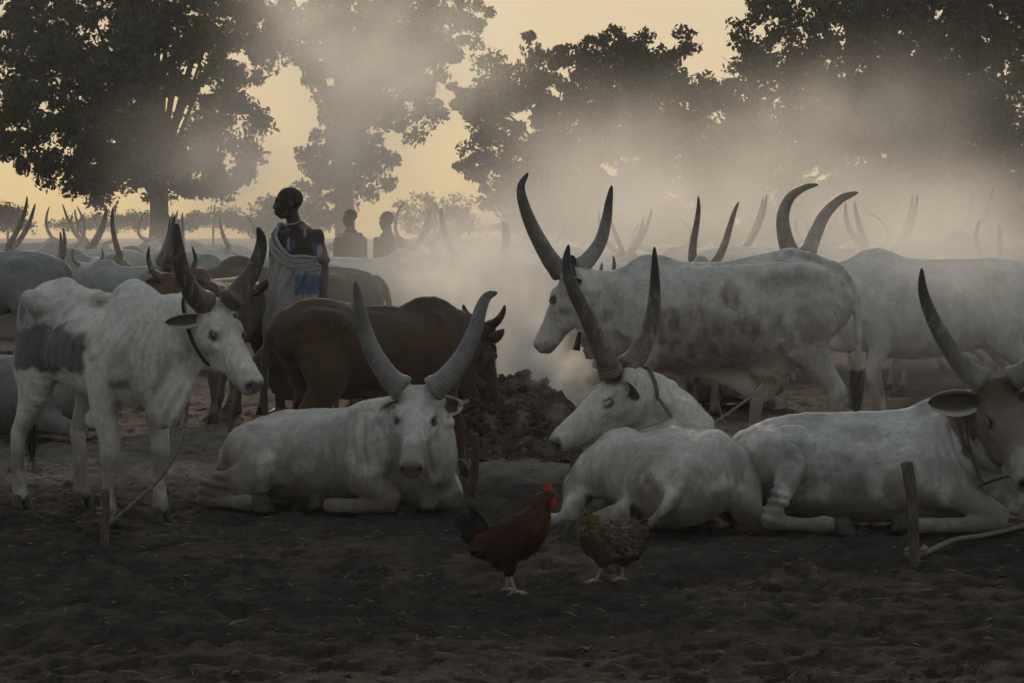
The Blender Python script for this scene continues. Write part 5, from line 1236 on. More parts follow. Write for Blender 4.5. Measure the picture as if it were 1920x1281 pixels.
def herder():
    D = 20.5; ox = 560
    O = A((ox - 960) / F * D, D, 0)
    root = thing('person', 'person in a draped pale robe with blue panels reaching to the left', 'person', O, 0)
    m = lambda px, py, d=0.0: PX(px, py, D + d) - O
    lat = unit(A(.83, -.55, 0)); fw = A(-.55, -.83, 0)
    S = Sdf()
    hc = m(541, 383); hf = A(-1, -.12, -.05)
    p, R = person_head(S, hc, hf, s=1.10)
    sk = lambda v, d: v
    S.loft([tuple(m(546, 398)) + (.055, .058), tuple(m(551, 416)) + (.058, .062), tuple(m(556, 432)) + (.075, .07)], lat, .03, 2)
    S.loft([tuple(m(556, 430)) + (.13, .075), tuple(m(557, 445)) + (.178, .105), tuple(m(557, 480)) + (.172, .118), tuple(m(558, 530)) + (.142, .10), tuple(m(560, 570)) + (.155, .112), tuple(m(560, 600)) + (.165, .118)], lat, .04, 3)
    shL = m(556, 441) + lat * .185; shR = m(556, 441) - lat * .185
    elL = m(606, 497, -.10); wrL = m(607, 548, -.16)
    limb(S, [(shL, .062, .066), (.5 * shL + .5 * elL, .052, .055), (elL, .042, .045), (.5 * elL + .5 * wrL, .040, .042), (wrL, .028, .03)])
    hand(S, wrL + A(0, 0, -.02), A(.02, .02, -1), fw, 1.0, .55, 1)
    elR = m(513, 520, .12); wrR = m(474, 552, .0)
    limb(S, [(shR, .06, .064), (.5 * shR + .5 * elR, .05, .053), (elR, .041, .044), (.5 * elR + .5 * wrR, .038, .04), (wrR, .027, .029)])
    hand(S, wrR + unit(wrR - elR) * .02, wrR - elR + A(0, 0, -.03), A(-.2, -.2, -1), 1.0, 1.25, -1)
    for e, dx in ((1, .02), (-1, -.06)):
        hip = m(560, 598) + lat * e * .085; knee = A(e * .09 + dx, -.02 * e - .02, .56); ank = A(e * .10 + dx, .02, .10)
        limb(S, [(hip, .09, .1), (.5 * hip + .5 * knee, .078, .085), (knee, .055, .058), (.6 * knee + .4 * ank, .052, .055), (ank, .036, .04)])
        limb(S, [(ank + A(.03, .04, -.03), .035, .035), (ank + fw * .10 + A(0, 0, -.055), .042, .03), (ank + fw * .20 + A(0, 0, -.075), .038, .02)], .03)
    V, Q = S.build(.012, (hc - .16, hc + .16), .006)
    C = np.tile(np.array(SKIN), (len(V), 1)) * (1 + .15 * fbm(V * 14, 3, 2))[:, None]
    obj('body', mesh_np('body', V, Q, attrs={'coat': C}), M_SKIN, root)
    hair_cap(hc, hf, 1.10, root)
    # worn dark t-shirt with faded printed patches
    S = Sdf()
    S.loft([tuple(m(553, 424)) + (.072, .068), tuple(m(556, 433)) + (.14, .09), tuple(m(557, 447)) + (.192, .118), tuple(m(557, 480)) + (.184, .13), tuple(m(558, 530)) + (.155, .113)], lat, .04, 3)
    limb(S, [(shL, .074, .078), (.5 * shL + .5 * elL, .068, .07), (.12 * shL + .88 * elL, .066, .068)], .04); limb(S, [(shR, .07, .074), (.4 * shR + .6 * elR, .062, .066)], .04)
    V, Q = S.build(.011); V = V + vnormals(V, Q) * (.007 * fbm(V * 13, 3, 4) + .004 * fbm(V * 34, 2, 6))[:, None]
    C = np.tile(A(.026, .021, .02), (len(V), 1)); n2 = fbm(V * 16, 3, 8)
    for (px, py, rx, ry, c) in ((545, 458, .05, .055, (.045, .07, .15)), (540, 462, .02, .04, (.20, .06, .09)), (606, 478, .05, .05, (.22, .085, .11)), (594, 466, .045, .05, (.06, .08, .17)), (570, 424, .05, .025, (.16, .07, .10)), (600, 470, .015, .05, (.3, .28, .3)), (540, 455, .012, .045, (.28, .28, .32)), (572, 434, .008, .04, (.22, .2, .22))):
        q = m(px, py, -.15); k = smooth(1.2, .8, np.sqrt(((V[:, 0] - q[0]) / rx) ** 2 + ((V[:, 2] - q[2]) / ry) ** 2) + .5 * n2) * (V[:, 1] < .06)
        C = C * (1 - k[:, None]) + np.array(c) * k[:, None]
    obj('t_shirt', mesh_np('t_shirt', V, Q, attrs={'coat': C}), M_CLOTH, root)
    # robe: knotted over the far shoulder, passing under the near arm, hanging to the calves
    zt = lambda py: CAMZ - (py - HORIZON) * D / F
    def top(a):            # a measured from the near (left) shoulder axis towards the front
        c = math.cos(a - math.pi)          # 1 at the far shoulder
        return zt(486) + (zt(424) - zt(486)) * max(0, (c + .25) / 1.25) ** 1.1
    def bottom(a): return .30 + .05 * math.sin(a * 2 + 1) - .06 * math.cos(a - math.pi)
    def center(z):
        f = min(1, max(0, (zt(480) - z) / (zt(480) - .3))); return (-.005 - .045 * f, .0 + .02 * f)
    def rad(z):
        u = (zt(424) - z); w = .155 + .055 * smooth(0, .12, u) + .03 * smooth(.45, 1.25, u); return (w + .025, w - .045 + .03 * smooth(.2, 1.2, u))
    def col(a, z):
        base = np.tile(A(.30, .275, .25), (len(a), 1)); n = fbm(np.stack([a * 2.2, z * 5, a * 0], 1), 3, 3)
        base *= (1 + .14 * n)[:, None]
        blue = A(.06, .115, .21)
        def mx(k, c):
            nonlocal base; base = base * (1 - k[:, None]) + np.array(c) * k[:, None]
        aa = -((a + math.pi) % (2 * math.pi) - math.pi)      # 0 near shoulder, +front
        mx(((aa > .10) & (aa < 1.12) & (z < zt(515)) & (z > zt(551))).astype(float) * .9, blue)
        for x0 in (.62, .78): mx((np.abs(aa - x0 - .03 * np.sin(z * 9)) < .022).astype(float) * .75, (.03, .05, .11))
        mx(smooth(2.55, 2.75, aa) * (z < zt(590)) * .9, blue); mx(smooth(-2.4, -2.7, aa) * .9, (.05, .09, .17))
        mx(((aa > 2.35) & (z > zt(480))).astype(float) * .6, (.08, .10, .16))
        mx((z < .44).astype(float) * (aa > 0) * .85, (.05, .095, .18)); mx(((z < .56) & (z > .53)).astype(float) * .6, blue)
        return base
    V, F_, C = robe_surface(center, rad, top, bottom, 170, 120, [(13, .3, .010, .034, 1.0), (7, 1.2, .008, .034, -.7), (25, .0, .006, .012, 1.6)], lat, col)
    V = V + A(0, 0, 1) * 0
    obj('robe', mesh_np('robe', V, F_, attrs={'coat': C}), M_CLOTH, root)
    # folded cloth bunched over the far shoulder and slung across the chest
    mu = Multi(); cols = []; bk = A(.55, .83, 0)
    for i in range(9):
        pts = []
        for a in np.linspace(-math.pi - .9, 1.3, 26):
            f = max(0, math.cos(a - math.pi)); z = top(a) + .02 - (.013 + .010 * f) * i + .006 * math.sin(5 * a + i); rx, ry = rad(z); e = .008 + .006 * math.sin(3 * a + 1.7 * i) + .012 * f
            cz = center(z); pts.append(A(cz[0], cz[1], z) + lat * (rx + e) * math.cos(a) + bk * (ry + e) * math.sin(a))
        v, q, t = tube(pts, [.010, .014, .017, .015, .012, .010], 8, 2); mu.add(v, q, t)
        cols.append(np.tile(A(.06, .09, .16) if i == 1 else A(.30, .275, .25) * (1 - .18 * (i % 2)), (len(v), 1)))
    me = mu.mesh('shoulder_folds', attrs={'coat': np.concatenate(cols)})
    obj('shoulder_folds', me, M_CLOTH, root)
    # bead necklace and bracelet
    nk = [m(551, 419) + lat * .066 * math.cos(a) + fw * .072 * math.sin(a) + A(0, 0, .012 - .02 * math.sin(a)) for a in np.linspace(0, 2 * math.pi, 17)]
    obj('bead_necklace', tube_mesh('bead_necklace', nk, .006, 6, 3), plain('pale_beads', (.3, .26, .22), .5, .4, 200, .2), root)
    d = unit(wrR - elR); s1 = unit(np.cross(d, A(0, 0, 1))); s2 = np.cross(d, s1); bc = wrR - d * .03
    obj('bracelet', tube_mesh('bracelet', [bc + .037 * (math.cos(a) * s1 + math.sin(a) * s2) for a in np.linspace(0, 2 * math.pi, 13)], .008, 6, 3), plain('dull_brass', (.16, .13, .10), .45, .3, 60, .1), root)
    hp = wrR + d * .10
    loop = [hp + A(.0, 0, -.035) + .05 * A(math.cos(a), .35 * math.sin(a), math.sin(a)) for a in np.linspace(0, 2 * math.pi, 12)]
    lp = tag(obj('rope_loop', tube_mesh('rope_loop', [q + 0 for q in loop], .011, 7, 3), M_ROPE, None, O), 'short coil of rope held in the outstretched hand of the robed person', 'rope')
herder()

def far_person(label, px, D, top_py, face, cloak, akimbo, seed):
    O = A((px - 960) / F * D, D, 0); root = thing('person', label, 'person', O, 0)
    H = CAMZ - (top_py - HORIZON) * D / F; s = H / 1.86
    f2 = unit(A(face[0], face[1], 0)); lat = A(-f2[1], f2[0], 0); P = lambda a, b, z: lat * a * s + f2 * b * s + A(0, 0, z * s)
    S = Sdf(); hc = P(0, .01, 1.73); p, R = person_head(S, hc, f2 + A(0, 0, -.02), s=1.05 * s)
    S.loft([tuple(P(0, 0, 1.66)) + (.056 * s, .058 * s), tuple(P(0, -.01, 1.55)) + (.068 * s, .065 * s)], lat, .03, 2)
    S.loft([tuple(P(0, 0, 1.54)) + (.12 * s, .07 * s), tuple(P(0, 0, 1.47)) + (.175 * s, .10 * s), tuple(P(0, 0, 1.30)) + (.165 * s, .115 * s), tuple(P(0, 0, 1.10)) + (.135 * s, .095 * s), tuple(P(0, 0, .94)) + (.16 * s, .11 * s)], lat, .04, 3)
    for e in (-1, 1):
        sh = P(e * .18, 0, 1.49)
        if akimbo and e == akimbo: el, wr = P(e * .42, -.08, 1.25), P(e * .20, .08, 1.10)
        else: el, wr = P(e * .25, -.03, 1.19), P(e * .24, .06, .96)
        limb(S, [(sh, .06 * s, .062 * s), (.5 * sh + .5 * el, .048 * s, .05 * s), (el, .04 * s, .042 * s), (.5 * el + .5 * wr, .036 * s, .038 * s), (wr, .027 * s, .028 * s)])
        hand(S, wr, unit(wr - el), -lat * e, s, .6, e)
        limb(S, [(P(e * .085, 0, .93), .09 * s, .095 * s), (P(e * .09, .01, .70), .075 * s, .08 * s), (P(e * .09, .02, .50), .052 * s, .055 * s), (P(e * .09, -.01, .33), .05 * s, .053 * s), (P(e * .09, -.02, .10), .035 * s, .038 * s)])
        limb(S, [(P(e * .09, -.01, .06), .035, .035), (P(e * .095, .10, .035), .04, .03), (P(e * .10, .19, .025), .036, .02)])
    V, Q = S.build(.017, (hc - .16, hc + .16), .009)
    obj('body', mesh_np('body', V, Q, attrs={'coat': np.tile(np.array(SKIN) * 1.6, (len(V), 1))}), M_SKIN, root)
    hair_cap(hc, f2, 1.05 * s, root, seed)
    z1, z0 = (1.56, .55) if cloak else (.99, .55)
    def top(a): return (z1 - (.04 * abs(math.cos(a)) if cloak else 0)) * s
    def rad(z):
        u = (z1 - z / s); w = (.11 + .16 * smooth(0, .14, u) + .03 * smooth(.2, 1., u)) if cloak else .17 + .04 * smooth(0, .4, u); return (w * s, (w - .05) * s)
    V, F_, C = robe_surface(lambda z: (0, 0), rad, top, lambda a: z0 * s, 90, 50, [(13, seed, .003, .014, .4), (7, 1, .002, .012, -.3)], lat, lambda a, z: np.tile(A(.14, .12, .10) if cloak else A(.10, .10, .12), (len(a), 1)))
    obj('cloak' if cloak else 'loincloth', mesh_np('cloak', V, F_, attrs={'coat': C}), M_CLOTH, root)
far_person('person wrapped in a cloak standing far back in the smoke', 657, 36, 393, (-.7, -.7), True, 0, 3)
far_person('bare-chested person with a hand on the hip far back in the smoke', 726, 32, 397, (-.75, .66), False, -1, 5)
# ------------------------------------------------------------------ chickens
def blade(mu, cols, a, d, n, ln, wd, c, curve=0.0, up=A(0, 0, 1)):
    """one feather: a narrow curved leaf with thickness in its arch"""
    d = unit(d); n = unit(n - d * (n @ d)); s = np.cross(d, n); V = []; K = 6
    for k in range(K):
        f = k / (K - 1); w = wd * math.sin(math.pi * (.18 + .80 * f)) ** .8 * .5
        c0 = a + d * ln * f + up * curve * ln * f * f
        V += [c0 - s * w - n * w * .3, c0 + n * .001, c0 + s * w - n * w * .3]
    q = [(3 * k + i, 3 * k + i + 1, 3 * k + i + 4, 3 * k + i + 3) for k in range(K - 1) for i in (0, 1)]
    mu.add(np.array(V), np.array(q)); cols.append(np.tile(np.array(c), (len(V), 1)))
def plumage(root, V, Q, fwd, keep, colf, n, ln, wd, seed, lift=.25, down=0.0):
    rng = np.random.RandomState(seed); Nn = vnormals(V, Q); ids = np.nonzero(keep)[0]; ids = rng.choice(ids, min(n, len(ids)), replace=False)
    mu = Multi(); cols = []; CC = colf(V[ids])
    for i, c in zip(ids, CC):
        t = -fwd + A(0, 0, -down) + rng.normal(size=3) * .12; nm = Nn[i]; t = unit(t - nm * (t @ nm)) + nm * lift
        blade(mu, cols, V[i] - nm * .003, t, nm, ln * (.7 + .6 * rng.rand()), wd * (.8 + .4 * rng.rand()), np.clip(c * (.45 + 1.1 * rng.rand()), 0, 1))
    o = obj('plumage', mu.mesh('plumage', attrs={'coat': np.concatenate(cols)}), M_FEATHER, root); tag(o, kind='stuff')
def feather_mat():
    m, nt, b = new_mat('feather'); v = coords(nt)
    L(nt, mixc(nt, 1.0, attr(nt, 'coat'), ramp(nt, noise_tex(nt, v, 120, 3), [(.3, .6), (.7, 1.2)]), 'MULTIPLY'), b.inputs['Base Color'])
    b.inputs['Roughness'].default_value = .6; b.inputs['Specular IOR Level'].default_value = .12; return m
M_FEATHER = feather_mat()
M_COMB = plain('comb_skin', (.42, .018, .022), .5, .3, 80, .4)
M_SHANK = plain('shank_scale', (.26, .21, .15), .6, .3, 120, .4)
M_BEAK = plain('beak_horn', (.10, .075, .05), .5, .3, 60, .1)
def bird_foot(root, m, knee, foot, fwd, s=1.0):
    mu = Multi(); side = A(-fwd[1], fwd[0], 0)
    mu.tube([knee, .5 * knee + .5 * foot + A(0, 0, .002), foot + A(0, 0, .012)], [.009 * s, .007 * s, .008 * s], 8, 4)
    for a, ln in ((0, .055), (.6, .048), (-.6, .048), (math.pi, .028)):
        d = fwd * math.cos(a) + side * math.sin(a)
        mu.tube([foot + A(0, 0, .012), foot + d * ln * .5 * s + A(0, 0, .012), foot + d * ln * s + A(0, 0, .003)], [.007 * s, .006 * s, .003 * s], 6, 3)
    obj('leg', mu.mesh('leg'), M_SHANK, root)
def rooster():
    D = 10.62; O = A((962 - 960) / F * D, D, 0)
    root = thing('rooster', 'dark red-brown rooster with a red comb and black tail in the foreground', 'rooster', O, 0)
    m = lambda px, py, d=0.0: PX(px, py, D + d) - O
    fwd = A(1, 0, 0); S = Sdf()
    S.loft([tuple(m(899, 1012)) + (.030, .045), tuple(m(915, 1018)) + (.055, .07), tuple(m(945, 1016)) + (.080, .088), tuple(m(975, 1004)) + (.082, .094), tuple(m(996, 985)) + (.068, .080), tuple(m(1008, 965)) + (.050, .058), tuple(m(1017, 948)) + (.035, .042), tuple(m(1024, 934)) + (.026, .028)], A(0, 1, 0), .03, 3)
    S.ell(m(1029, 927), (.028, .020, .023), None, .02)
    for d in (-.035, .04): S.loft([tuple(m(950, 1040, d)) + (.045, .055), tuple(m(953, 1060, d)) + (.032, .038), tuple(m(955, 1078, d)) + (.017, .019)], A(0, 1, 0), .03, 2)
    V, Q = S.build(.0075)
    red, gold, dark = A(.032, .0085, .005), A(.072, .028, .009), A(.012, .007, .005)
    def colf(P):
        n = fbm(P * 40, 3, 5); nk = smooth(m(990, 0)[0], m(1015, 0)[0], P[:, 0]) * smooth(m(0, 1010)[2], m(0, 975)[2], P[:, 2]); bk = smooth(m(0, 1005)[2], m(0, 985)[2], P[:, 2]); sd = smooth(m(945, 0)[0], m(905, 0)[0], P[:, 0])
        k = np.clip(.8 * nk + .35 * bk + .5 * sd + .25 * n, 0, 1)[:, None]; C = red * (1 - k) + gold * k
        b = smooth(m(0, 1015)[2], m(0, 1050)[2], P[:, 2])[:, None] * .8; return C * (1 - b) + dark * b
    obj('body', mesh_np('body', V, Q, attrs={'coat': colf(V)}), M_FEATHER, root)
    plumage(root, V, Q, A(1, 0, .35), V[:, 2] > m(0, 1060)[2], colf, 1000, .050, .017, 3, .16, .15)
    # tail sickles
    mu = Multi(); cols = []; rng = np.random.RandomState(4); b0 = m(905, 1012)
    for i in range(34):
        f = i / 33; tip = m(856 + 8 * math.sin(f * 9) + (18 if f < .3 else 0), 948 + f * 62) + A(0, rng.normal() * .02, 0)
        a = b0 + A(.01 + .02 * rng.rand(), rng.normal() * .012, .02 - .06 * f); d = tip - a
        blade(mu, cols, a, d + A(0, 0, .02), A(0, 1, .1) * rng.choice([-1, 1]), np.linalg.norm(d) * 1.05, .046, A(.010, .011, .013) * (1 + rng.rand()), -.10, A(-.35, 0, 1))
    obj('tail', mu.mesh('tail', attrs={'coat': np.concatenate(cols)}), M_FEATHER, root)
    S = Sdf(); pk = [(1019, 920), (1022, 909), (1026, 906), (1030, 908), (1034, 912), (1038, 919), (1040, 926)]
    for (x, y) in pk: S.loft([tuple(m(1029, 930)) + (.010, .014), tuple(m(x, y)) + (.005, .006)], A(0, 1, 0), .008, 1)
    V, Q = S.build(.004); obj('comb', mesh_np('comb', V, Q), M_COMB, root)
    S = Sdf(); S.loft([tuple(m(1034, 933, -.006)) + (.008, .014), tuple(m(1035, 943, -.008)) + (.008, .018), tuple(m(1034, 950, -.008)) + (.006, .012)], A(0, 1, 0), .01, 2); S.ell(m(1026, 938, -.018), (.010, .005, .014), None, .006)
    V, Q = S.build(.004); obj('wattle', mesh_np('wattle', V, Q), M_COMB, root)
    obj('beak', tube_mesh('beak', [m(1036, 928), m(1041, 929), m(1046, 933)], [.010, .007, .002], 8, 3), M_BEAK, root)
    for d in (-.022, .022):
        o = obj('eye', EYE, None, root, m(1031, 926, d * .95)); o.scale = (.28,) * 3
    bird_foot(root, m, m(955, 1076, -.035), A(.012, -.035, .0), fwd); bird_foot(root, m, m(954, 1076, .04), A(-.03, .05, .0), fwd)
rooster()
def hen():
    D = 10.96; O = A((1145 - 960) / F * D, D, 0)
    root = thing('hen', 'speckled brown hen standing right of the rooster', 'hen', O, 0)
    m = lambda px, py, d=0.0: PX(px, py, D + d) - O
    fwd = A(-1, 0, 0); S = Sdf()
    S.loft([tuple(m(1197, 985)) + (.035, .05), tuple(m(1180, 1005)) + (.065, .085), tuple(m(1155, 1015)) + (.085, .10), tuple(m(1128, 1012)) + (.082, .095), tuple(m(1112, 1000)) + (.065, .075), tuple(m(1106, 985)) + (.045, .05), tuple(m(1102, 973)) + (.032, .034)], A(0, 1, 0), .03, 3)
    S.ell(m(1098, 967), (.026, .020, .022), None, .02)
    for d, x in ((-.035, 1128), (.03, 1166)): S.loft([tuple(m(x + 6, 1040, d)) + (.045, .05), tuple(m(x + 2, 1058, d)) + (.022, .025)], A(0, 1, 0), .03, 2)
    V, Q = S.build(.0075)
    br, gold = A(.085, .045, .026), A(.12, .07, .025)
    def colf(P):
        n = fbm(P * 110, 2, 5); sp = smooth(m(1118, 0)[0], m(1132, 0)[0], P[:, 0]) * smooth(m(0, 1052)[2], m(0, 1030)[2], P[:, 2])
        nk = smooth(m(1125, 0)[0], m(1112, 0)[0], P[:, 0]) * smooth(m(0, 1010)[2], m(0, 990)[2], P[:, 2])
        C = br * (1 - nk[:, None]) + gold * nk[:, None]
        k = (smooth(.0, .3, n) * sp)[:, None]; C = C * (1 - sp[:, None] * .55) + A(.045, .034, .026) * sp[:, None] * .55
        return C * (1 - k) + A(.13, .11, .08) * k
    obj('body', mesh_np('body', V, Q, attrs={'coat': colf(V)}), M_FEATHER, root)
    plumage(root, V, Q, A(-1, 0, .2), V[:, 2] > m(0, 1055)[2], colf, 1100, .036, .017, 13, .16, .15)
    mu = Multi(); cols = []; rng = np.random.RandomState(14); b0 = m(1190, 990)
    for i in range(18):
        f = i / 17; tip = m(1183 + f * 34, 948 + 6 * math.sin(i * 2.1) + f * f * 34) + A(0, rng.normal() * .015, 0); a = b0 + A(.01 * rng.normal(), rng.normal() * .012, -.02 * f); d = tip - a
        blade(mu, cols, a, d, A(0, 1, .1) * rng.choice([-1, 1]), np.linalg.norm(d), .026, A(.03, .02, .014) * (1 + .8 * rng.rand()) + (A(.05, .045, .035) if rng.rand() < .25 else 0))
    obj('tail', mu.mesh('tail', attrs={'coat': np.concatenate(cols)}), M_FEATHER, root)
    S = Sdf()
    for x, y in ((1098, 956), (1094, 957), (1090, 960)): S.loft([tuple(m(1095, 966)) + (.005, .007), tuple(m(x, y)) + (.0035, .005)], A(0, 1, 0), .006, 1)
    V, Q = S.build(.003); obj('comb', mesh_np('comb', V, Q), plain('pale_comb', (.14, .03, .03), .5, .3, 80, .3), root)
    obj('beak', tube_mesh('beak', [m(1090, 968), m(1085, 969), m(1081, 973)], [.009, .006, .002], 8, 3), M_BEAK, root)
    for d in (-.022, .022):
        o = obj('eye', EYE, None, root, m(1095, 965, d * .92)); o.scale = (.27,) * 3
    bird_foot(root, m, m(1130, 1056, -.035), m(1117, 1092, -.035) * A(1, 1, 0), fwd); bird_foot(root, m, m(1167, 1056, .03), m(1166, 1092, .03) * A(1, 1, 0), fwd)
hen()
# ------------------------------------------------------------------ smouldering dung heap
def clod_mesh(seed, name='clod', sub=1):
    rng = np.random.RandomState(seed)
    a = np.linspace(0, 2 * math.pi, 7, endpoint=False); V = [(0, 0, 1)]
    for b in (.9, 1.75, 2.5): V += [(math.sin(b) * math.cos(x + b), math.sin(b) * math.sin(x + b), math.cos(b)) for x in a]
    V += [(0, 0, -1)]; V = np.array(V); V = V * (1 + .38 * rng.normal(size=(len(V), 1)).clip(-1, 1) * .7) * A(1, .8 + .3 * rng.rand(), .6 + .25 * rng.rand())
    T = [(0, 1 + i, 1 + (i + 1) % 7) for i in range(7)]
    for r in (0, 1): T += [t for i in range(7) for t in ((1 + r * 7 + i, 8 + r * 7 + i, 8 + r * 7 + (i + 1) % 7), (1 + r * 7 + i, 8 + r * 7 + (i + 1) % 7, 1 + r * 7 + (i + 1) % 7))]
    T += [(22, 15 + (i + 1) % 7, 15 + i) for i in range(7)]
    return V, np.array(T)
def dung_mat():
    m, nt, b = new_mat('dry_dung'); v = coords(nt)
    c = ramp(nt, noise_tex(nt, v, 11, 5, .65), [(.3, (.06, .042, .031)), (.55, (.12, .087, .066)), (.75, (.26, .22, .19))])
    inf = N(nt, 'ShaderNodeObjectInfo'); L(nt, mixc(nt, 1.0, c, ramp(nt, inf.outputs['Random'], [(0, .7), (1, 1.35)]), 'MULTIPLY'), b.inputs['Base Color'])
    b.inputs['Roughness'].default_value = .95; b.inputs['Specular IOR Level'].default_value = .1
    bump(nt, b, noise_tex(nt, v, 45, 4, .7), .8, .01); return m
M_DUNG = dung_mat()
HC = PX(962, 860, 17.45); HC[2] = 0
def heap_h(x, y):
    r = np.sqrt(((x - HC[0] - .05) / np.where(x > HC[0], .70, .72)) ** 2 + ((y - HC[1]) / .62) ** 2)
    p = np.stack([x, y, x * 0], -1).reshape(-1, 3); n = fbm(p * 4, 3, 5).reshape(np.shape(x))
    return .57 * np.clip(1 - r, 0, 1) ** .75 * (1 + .12 * n) * smooth(1.02, .75, r) - .02
def heap():
    root = thing('dung_heap', 'knee-high dark heap of smouldering dried dung in the middle', 'heap', HC, 0)
    g = np.linspace(-.8, .8, 64); X, Y = np.meshgrid(g, g, indexing='ij'); Z = heap_h(X + HC[0], Y + HC[1]) - .012
    P = np.stack([X.ravel(), Y.ravel(), Z.ravel()], 1); n = 64; i = np.arange(n - 1)[:, None] * n; j = np.arange(n - 1)[None]
    Q = np.stack([i + j, i + n + j, i + n + j + 1, i + j + 1], -1).reshape(-1, 4); keep = (P[Q][:, :, 2] > -.03).any(1)
    obj('mound', mesh_np('mound', P, Q[keep]), M_DUNG, root)
    base = []
    for k in range(8):
        v, t = clod_mesh(k); me = mesh_np('clod', v, t, False); me.materials.append(M_DUNG); base.append(me)
    rng = np.random.RandomState(9); k = 0
    while k < 300:
        a = rng.rand() * 6.283; r = math.sqrt(rng.rand()) * 1.12; x, y = .72 * r * math.cos(a) + .03, .62 * r * math.sin(a)
        if y > .35: continue
        z = max(0.0, float(heap_h(np.array(x + HC[0]), np.array(y + HC[1])))); s = .020 + .034 * rng.rand() ** 2
        if r > .9: s *= 1.25
        o = obj('clod', base[rng.randint(8)], None, root, (x, y, z + s * .2)); o.rotation_euler = tuple(rng.rand(3) * 6.28); o.scale = (s, s * (.8 + .4 * rng.rand()), s); k += 1
    mu = Multi()
    a_ = rng.rand(2300) * 6.283; r_ = np.sqrt(rng.rand(2300)) * 1.2; x_, y_ = .74 * r_ * np.cos(a_) + .03, .62 * r_ * np.sin(a_); z_ = np.maximum(0, heap_h(x_ + HC[0], y_ + HC[1])); cb = [clod_mesh(k) for k in range(8)]
    for x, y, z in zip(x_, y_, z_):
        s = .008 + .016 * rng.rand()
        v, t = cb[rng.randint(8)]; e = Matrix.Rotation(rng.rand() * 6.28, 3, 'X') @ Matrix.Rotation(rng.rand() * 6.28, 3, 'Z')
        mu.add((v * s) @ np.array(e) + A(x, y, z + s * .2), None, t)
    tag(obj('crumbs', mu.mesh('crumbs', False), M_DUNG, root), kind='stuff')
heap()

# ------------------------------------------------------------------ tether pegs and ropes
def peg(label, px, top, bot, w, lean=0.0, seed=0, D=None):
    g = GROUND(px, bot) if D is None else A((px - 960) / F * D, D, 0); D = g[1]
    h = (bot - top) * D / F; r = w * .5 * D / F
    root = g
    pts = [A(0, 0, -.12), A(lean * .3, 0, h * .35), A(lean * .6 + .004, 0, h * .7), A(lean, 0, h)]
    rng = np.random.RandomState(seed); ph = rng.rand(3) * 6
    me = tube_mesh('tether_peg', pts, [r * 1.05, r, r * .95, r * 1.02], 12, 5, rfun=lambda t, a: 1 + .09 * np.sin(2 * a + ph[0] + 3 * t) + .06 * np.sin(5 * a + ph[1]) + .05 * np.sin(17 * t + ph[2]))
    return tag(obj('tether_peg', me, M_WOOD, None, g), label, 'peg', 'tether pegs driven into the ground'), g, h
peg('dark wooden tether peg in front of the left bull', 197, 918, 1012, 15, .0, 1)
peg('thin tether peg between the left bull and the lying cow', 432, 757, 820, 9, .01, 2)
peg('round tether peg behind the rooster', 889, 813, 936, 15, .005, 3)
peg('tether peg under the chin of the sleeping cow', 1075, 796, 884, 13, .0, 4)
peg('thick split tether peg in front of the brown-faced cow', 1718, 868, 1058, 22, -.045, 5)
peg('small tether peg behind the hump of the sleeping cow', 1303, 724, 800, 9, .005, 6)
peg('grey tether peg under the belly of the brown bull', 630, 728, 800, 11, .0, 7)
peg('stub of a tether peg left of the lying cow', 520, 765, 800, 9, .0, 8)
def rope(label, pts, r=.011, mat=None):
    P = [np.asarray(p, float) for p in pts]; o = P[-1] * A(1, 1, 0)
    return tag(obj('tether_rope', tube_mesh('tether_rope', [p - o for p in P], r, 7, 8), mat or M_ROPE, None, o), label, 'rope')
gp = GROUND(197, 1000)
ringp = [gp + A(.035 * math.cos(a), .035 * math.sin(a), .09 + .004 * a) for a in np.linspace(0, 12, 16)]
rope('tether rope running from the neck of the left bull down to its peg',
     [PX(352, 722, 12.78), PX(349, 780, 12.75), PX(336, 835, 12.7), PX(305, 890, 12.65), PX(260, 935, 12.6), PX(222, 968, 12.58), PX(205, 982, 12.6)] + ringp)
g3 = GROUND(889, 920)
rope('short rope tied low round the peg behind the rooster', [PX(842, 876, 15.2), PX(850, 866, 15.0), PX(868, 864, 14.8), PX(880, 880, 14.75), g3 + A(-.02, -.03, .1)] + [g3 + A(.033 * math.cos(a), .033 * math.sin(a), .05) for a in np.linspace(3.5, 12, 12)], .009)
g5 = GROUND(1718, 1050)
rope('thick rope on the ground leading from the split peg to the right edge', [GROUND(1990, 965) + A(0, 0, .02), GROUND(1920, 992) + A(0, 0, .02), GROUND(1850, 1010) + A(0, 0, .02), GROUND(1790, 1020) + A(0, 0, .02), GROUND(1745, 1040) + A(0, 0, .02)] + [g5 + A(.045 * math.cos(a), .045 * math.sin(a), .02 + .003 * a) for a in np.linspace(1, 13, 16)], .014)
rope('taut pale rope stretched behind the hump of the sleeping cow', [PX(1412, 742, 16.6), PX(1370, 772, 16.2), PX(1326, 802, 15.9)], .010)
rope('slack rope hanging under the belly of the big cow', [PX(1346, 722, 18.2), PX(1348, 760, 18.2), PX(1360, 795, 18.1), PX(1385, 822, 17.9), GROUND(1405, 838) + A(0, 0, .015)], .008)
rope('rope end by the peg under the chin of the sleeping cow', [GROUND(1072, 884) + A(-.02, -.02, .03), GROUND(1080, 896) + A(0, 0, .015), GROUND(1098, 905) + A(0, 0, .015), GROUND(1120, 900) + A(0, 0, .015)], .009)

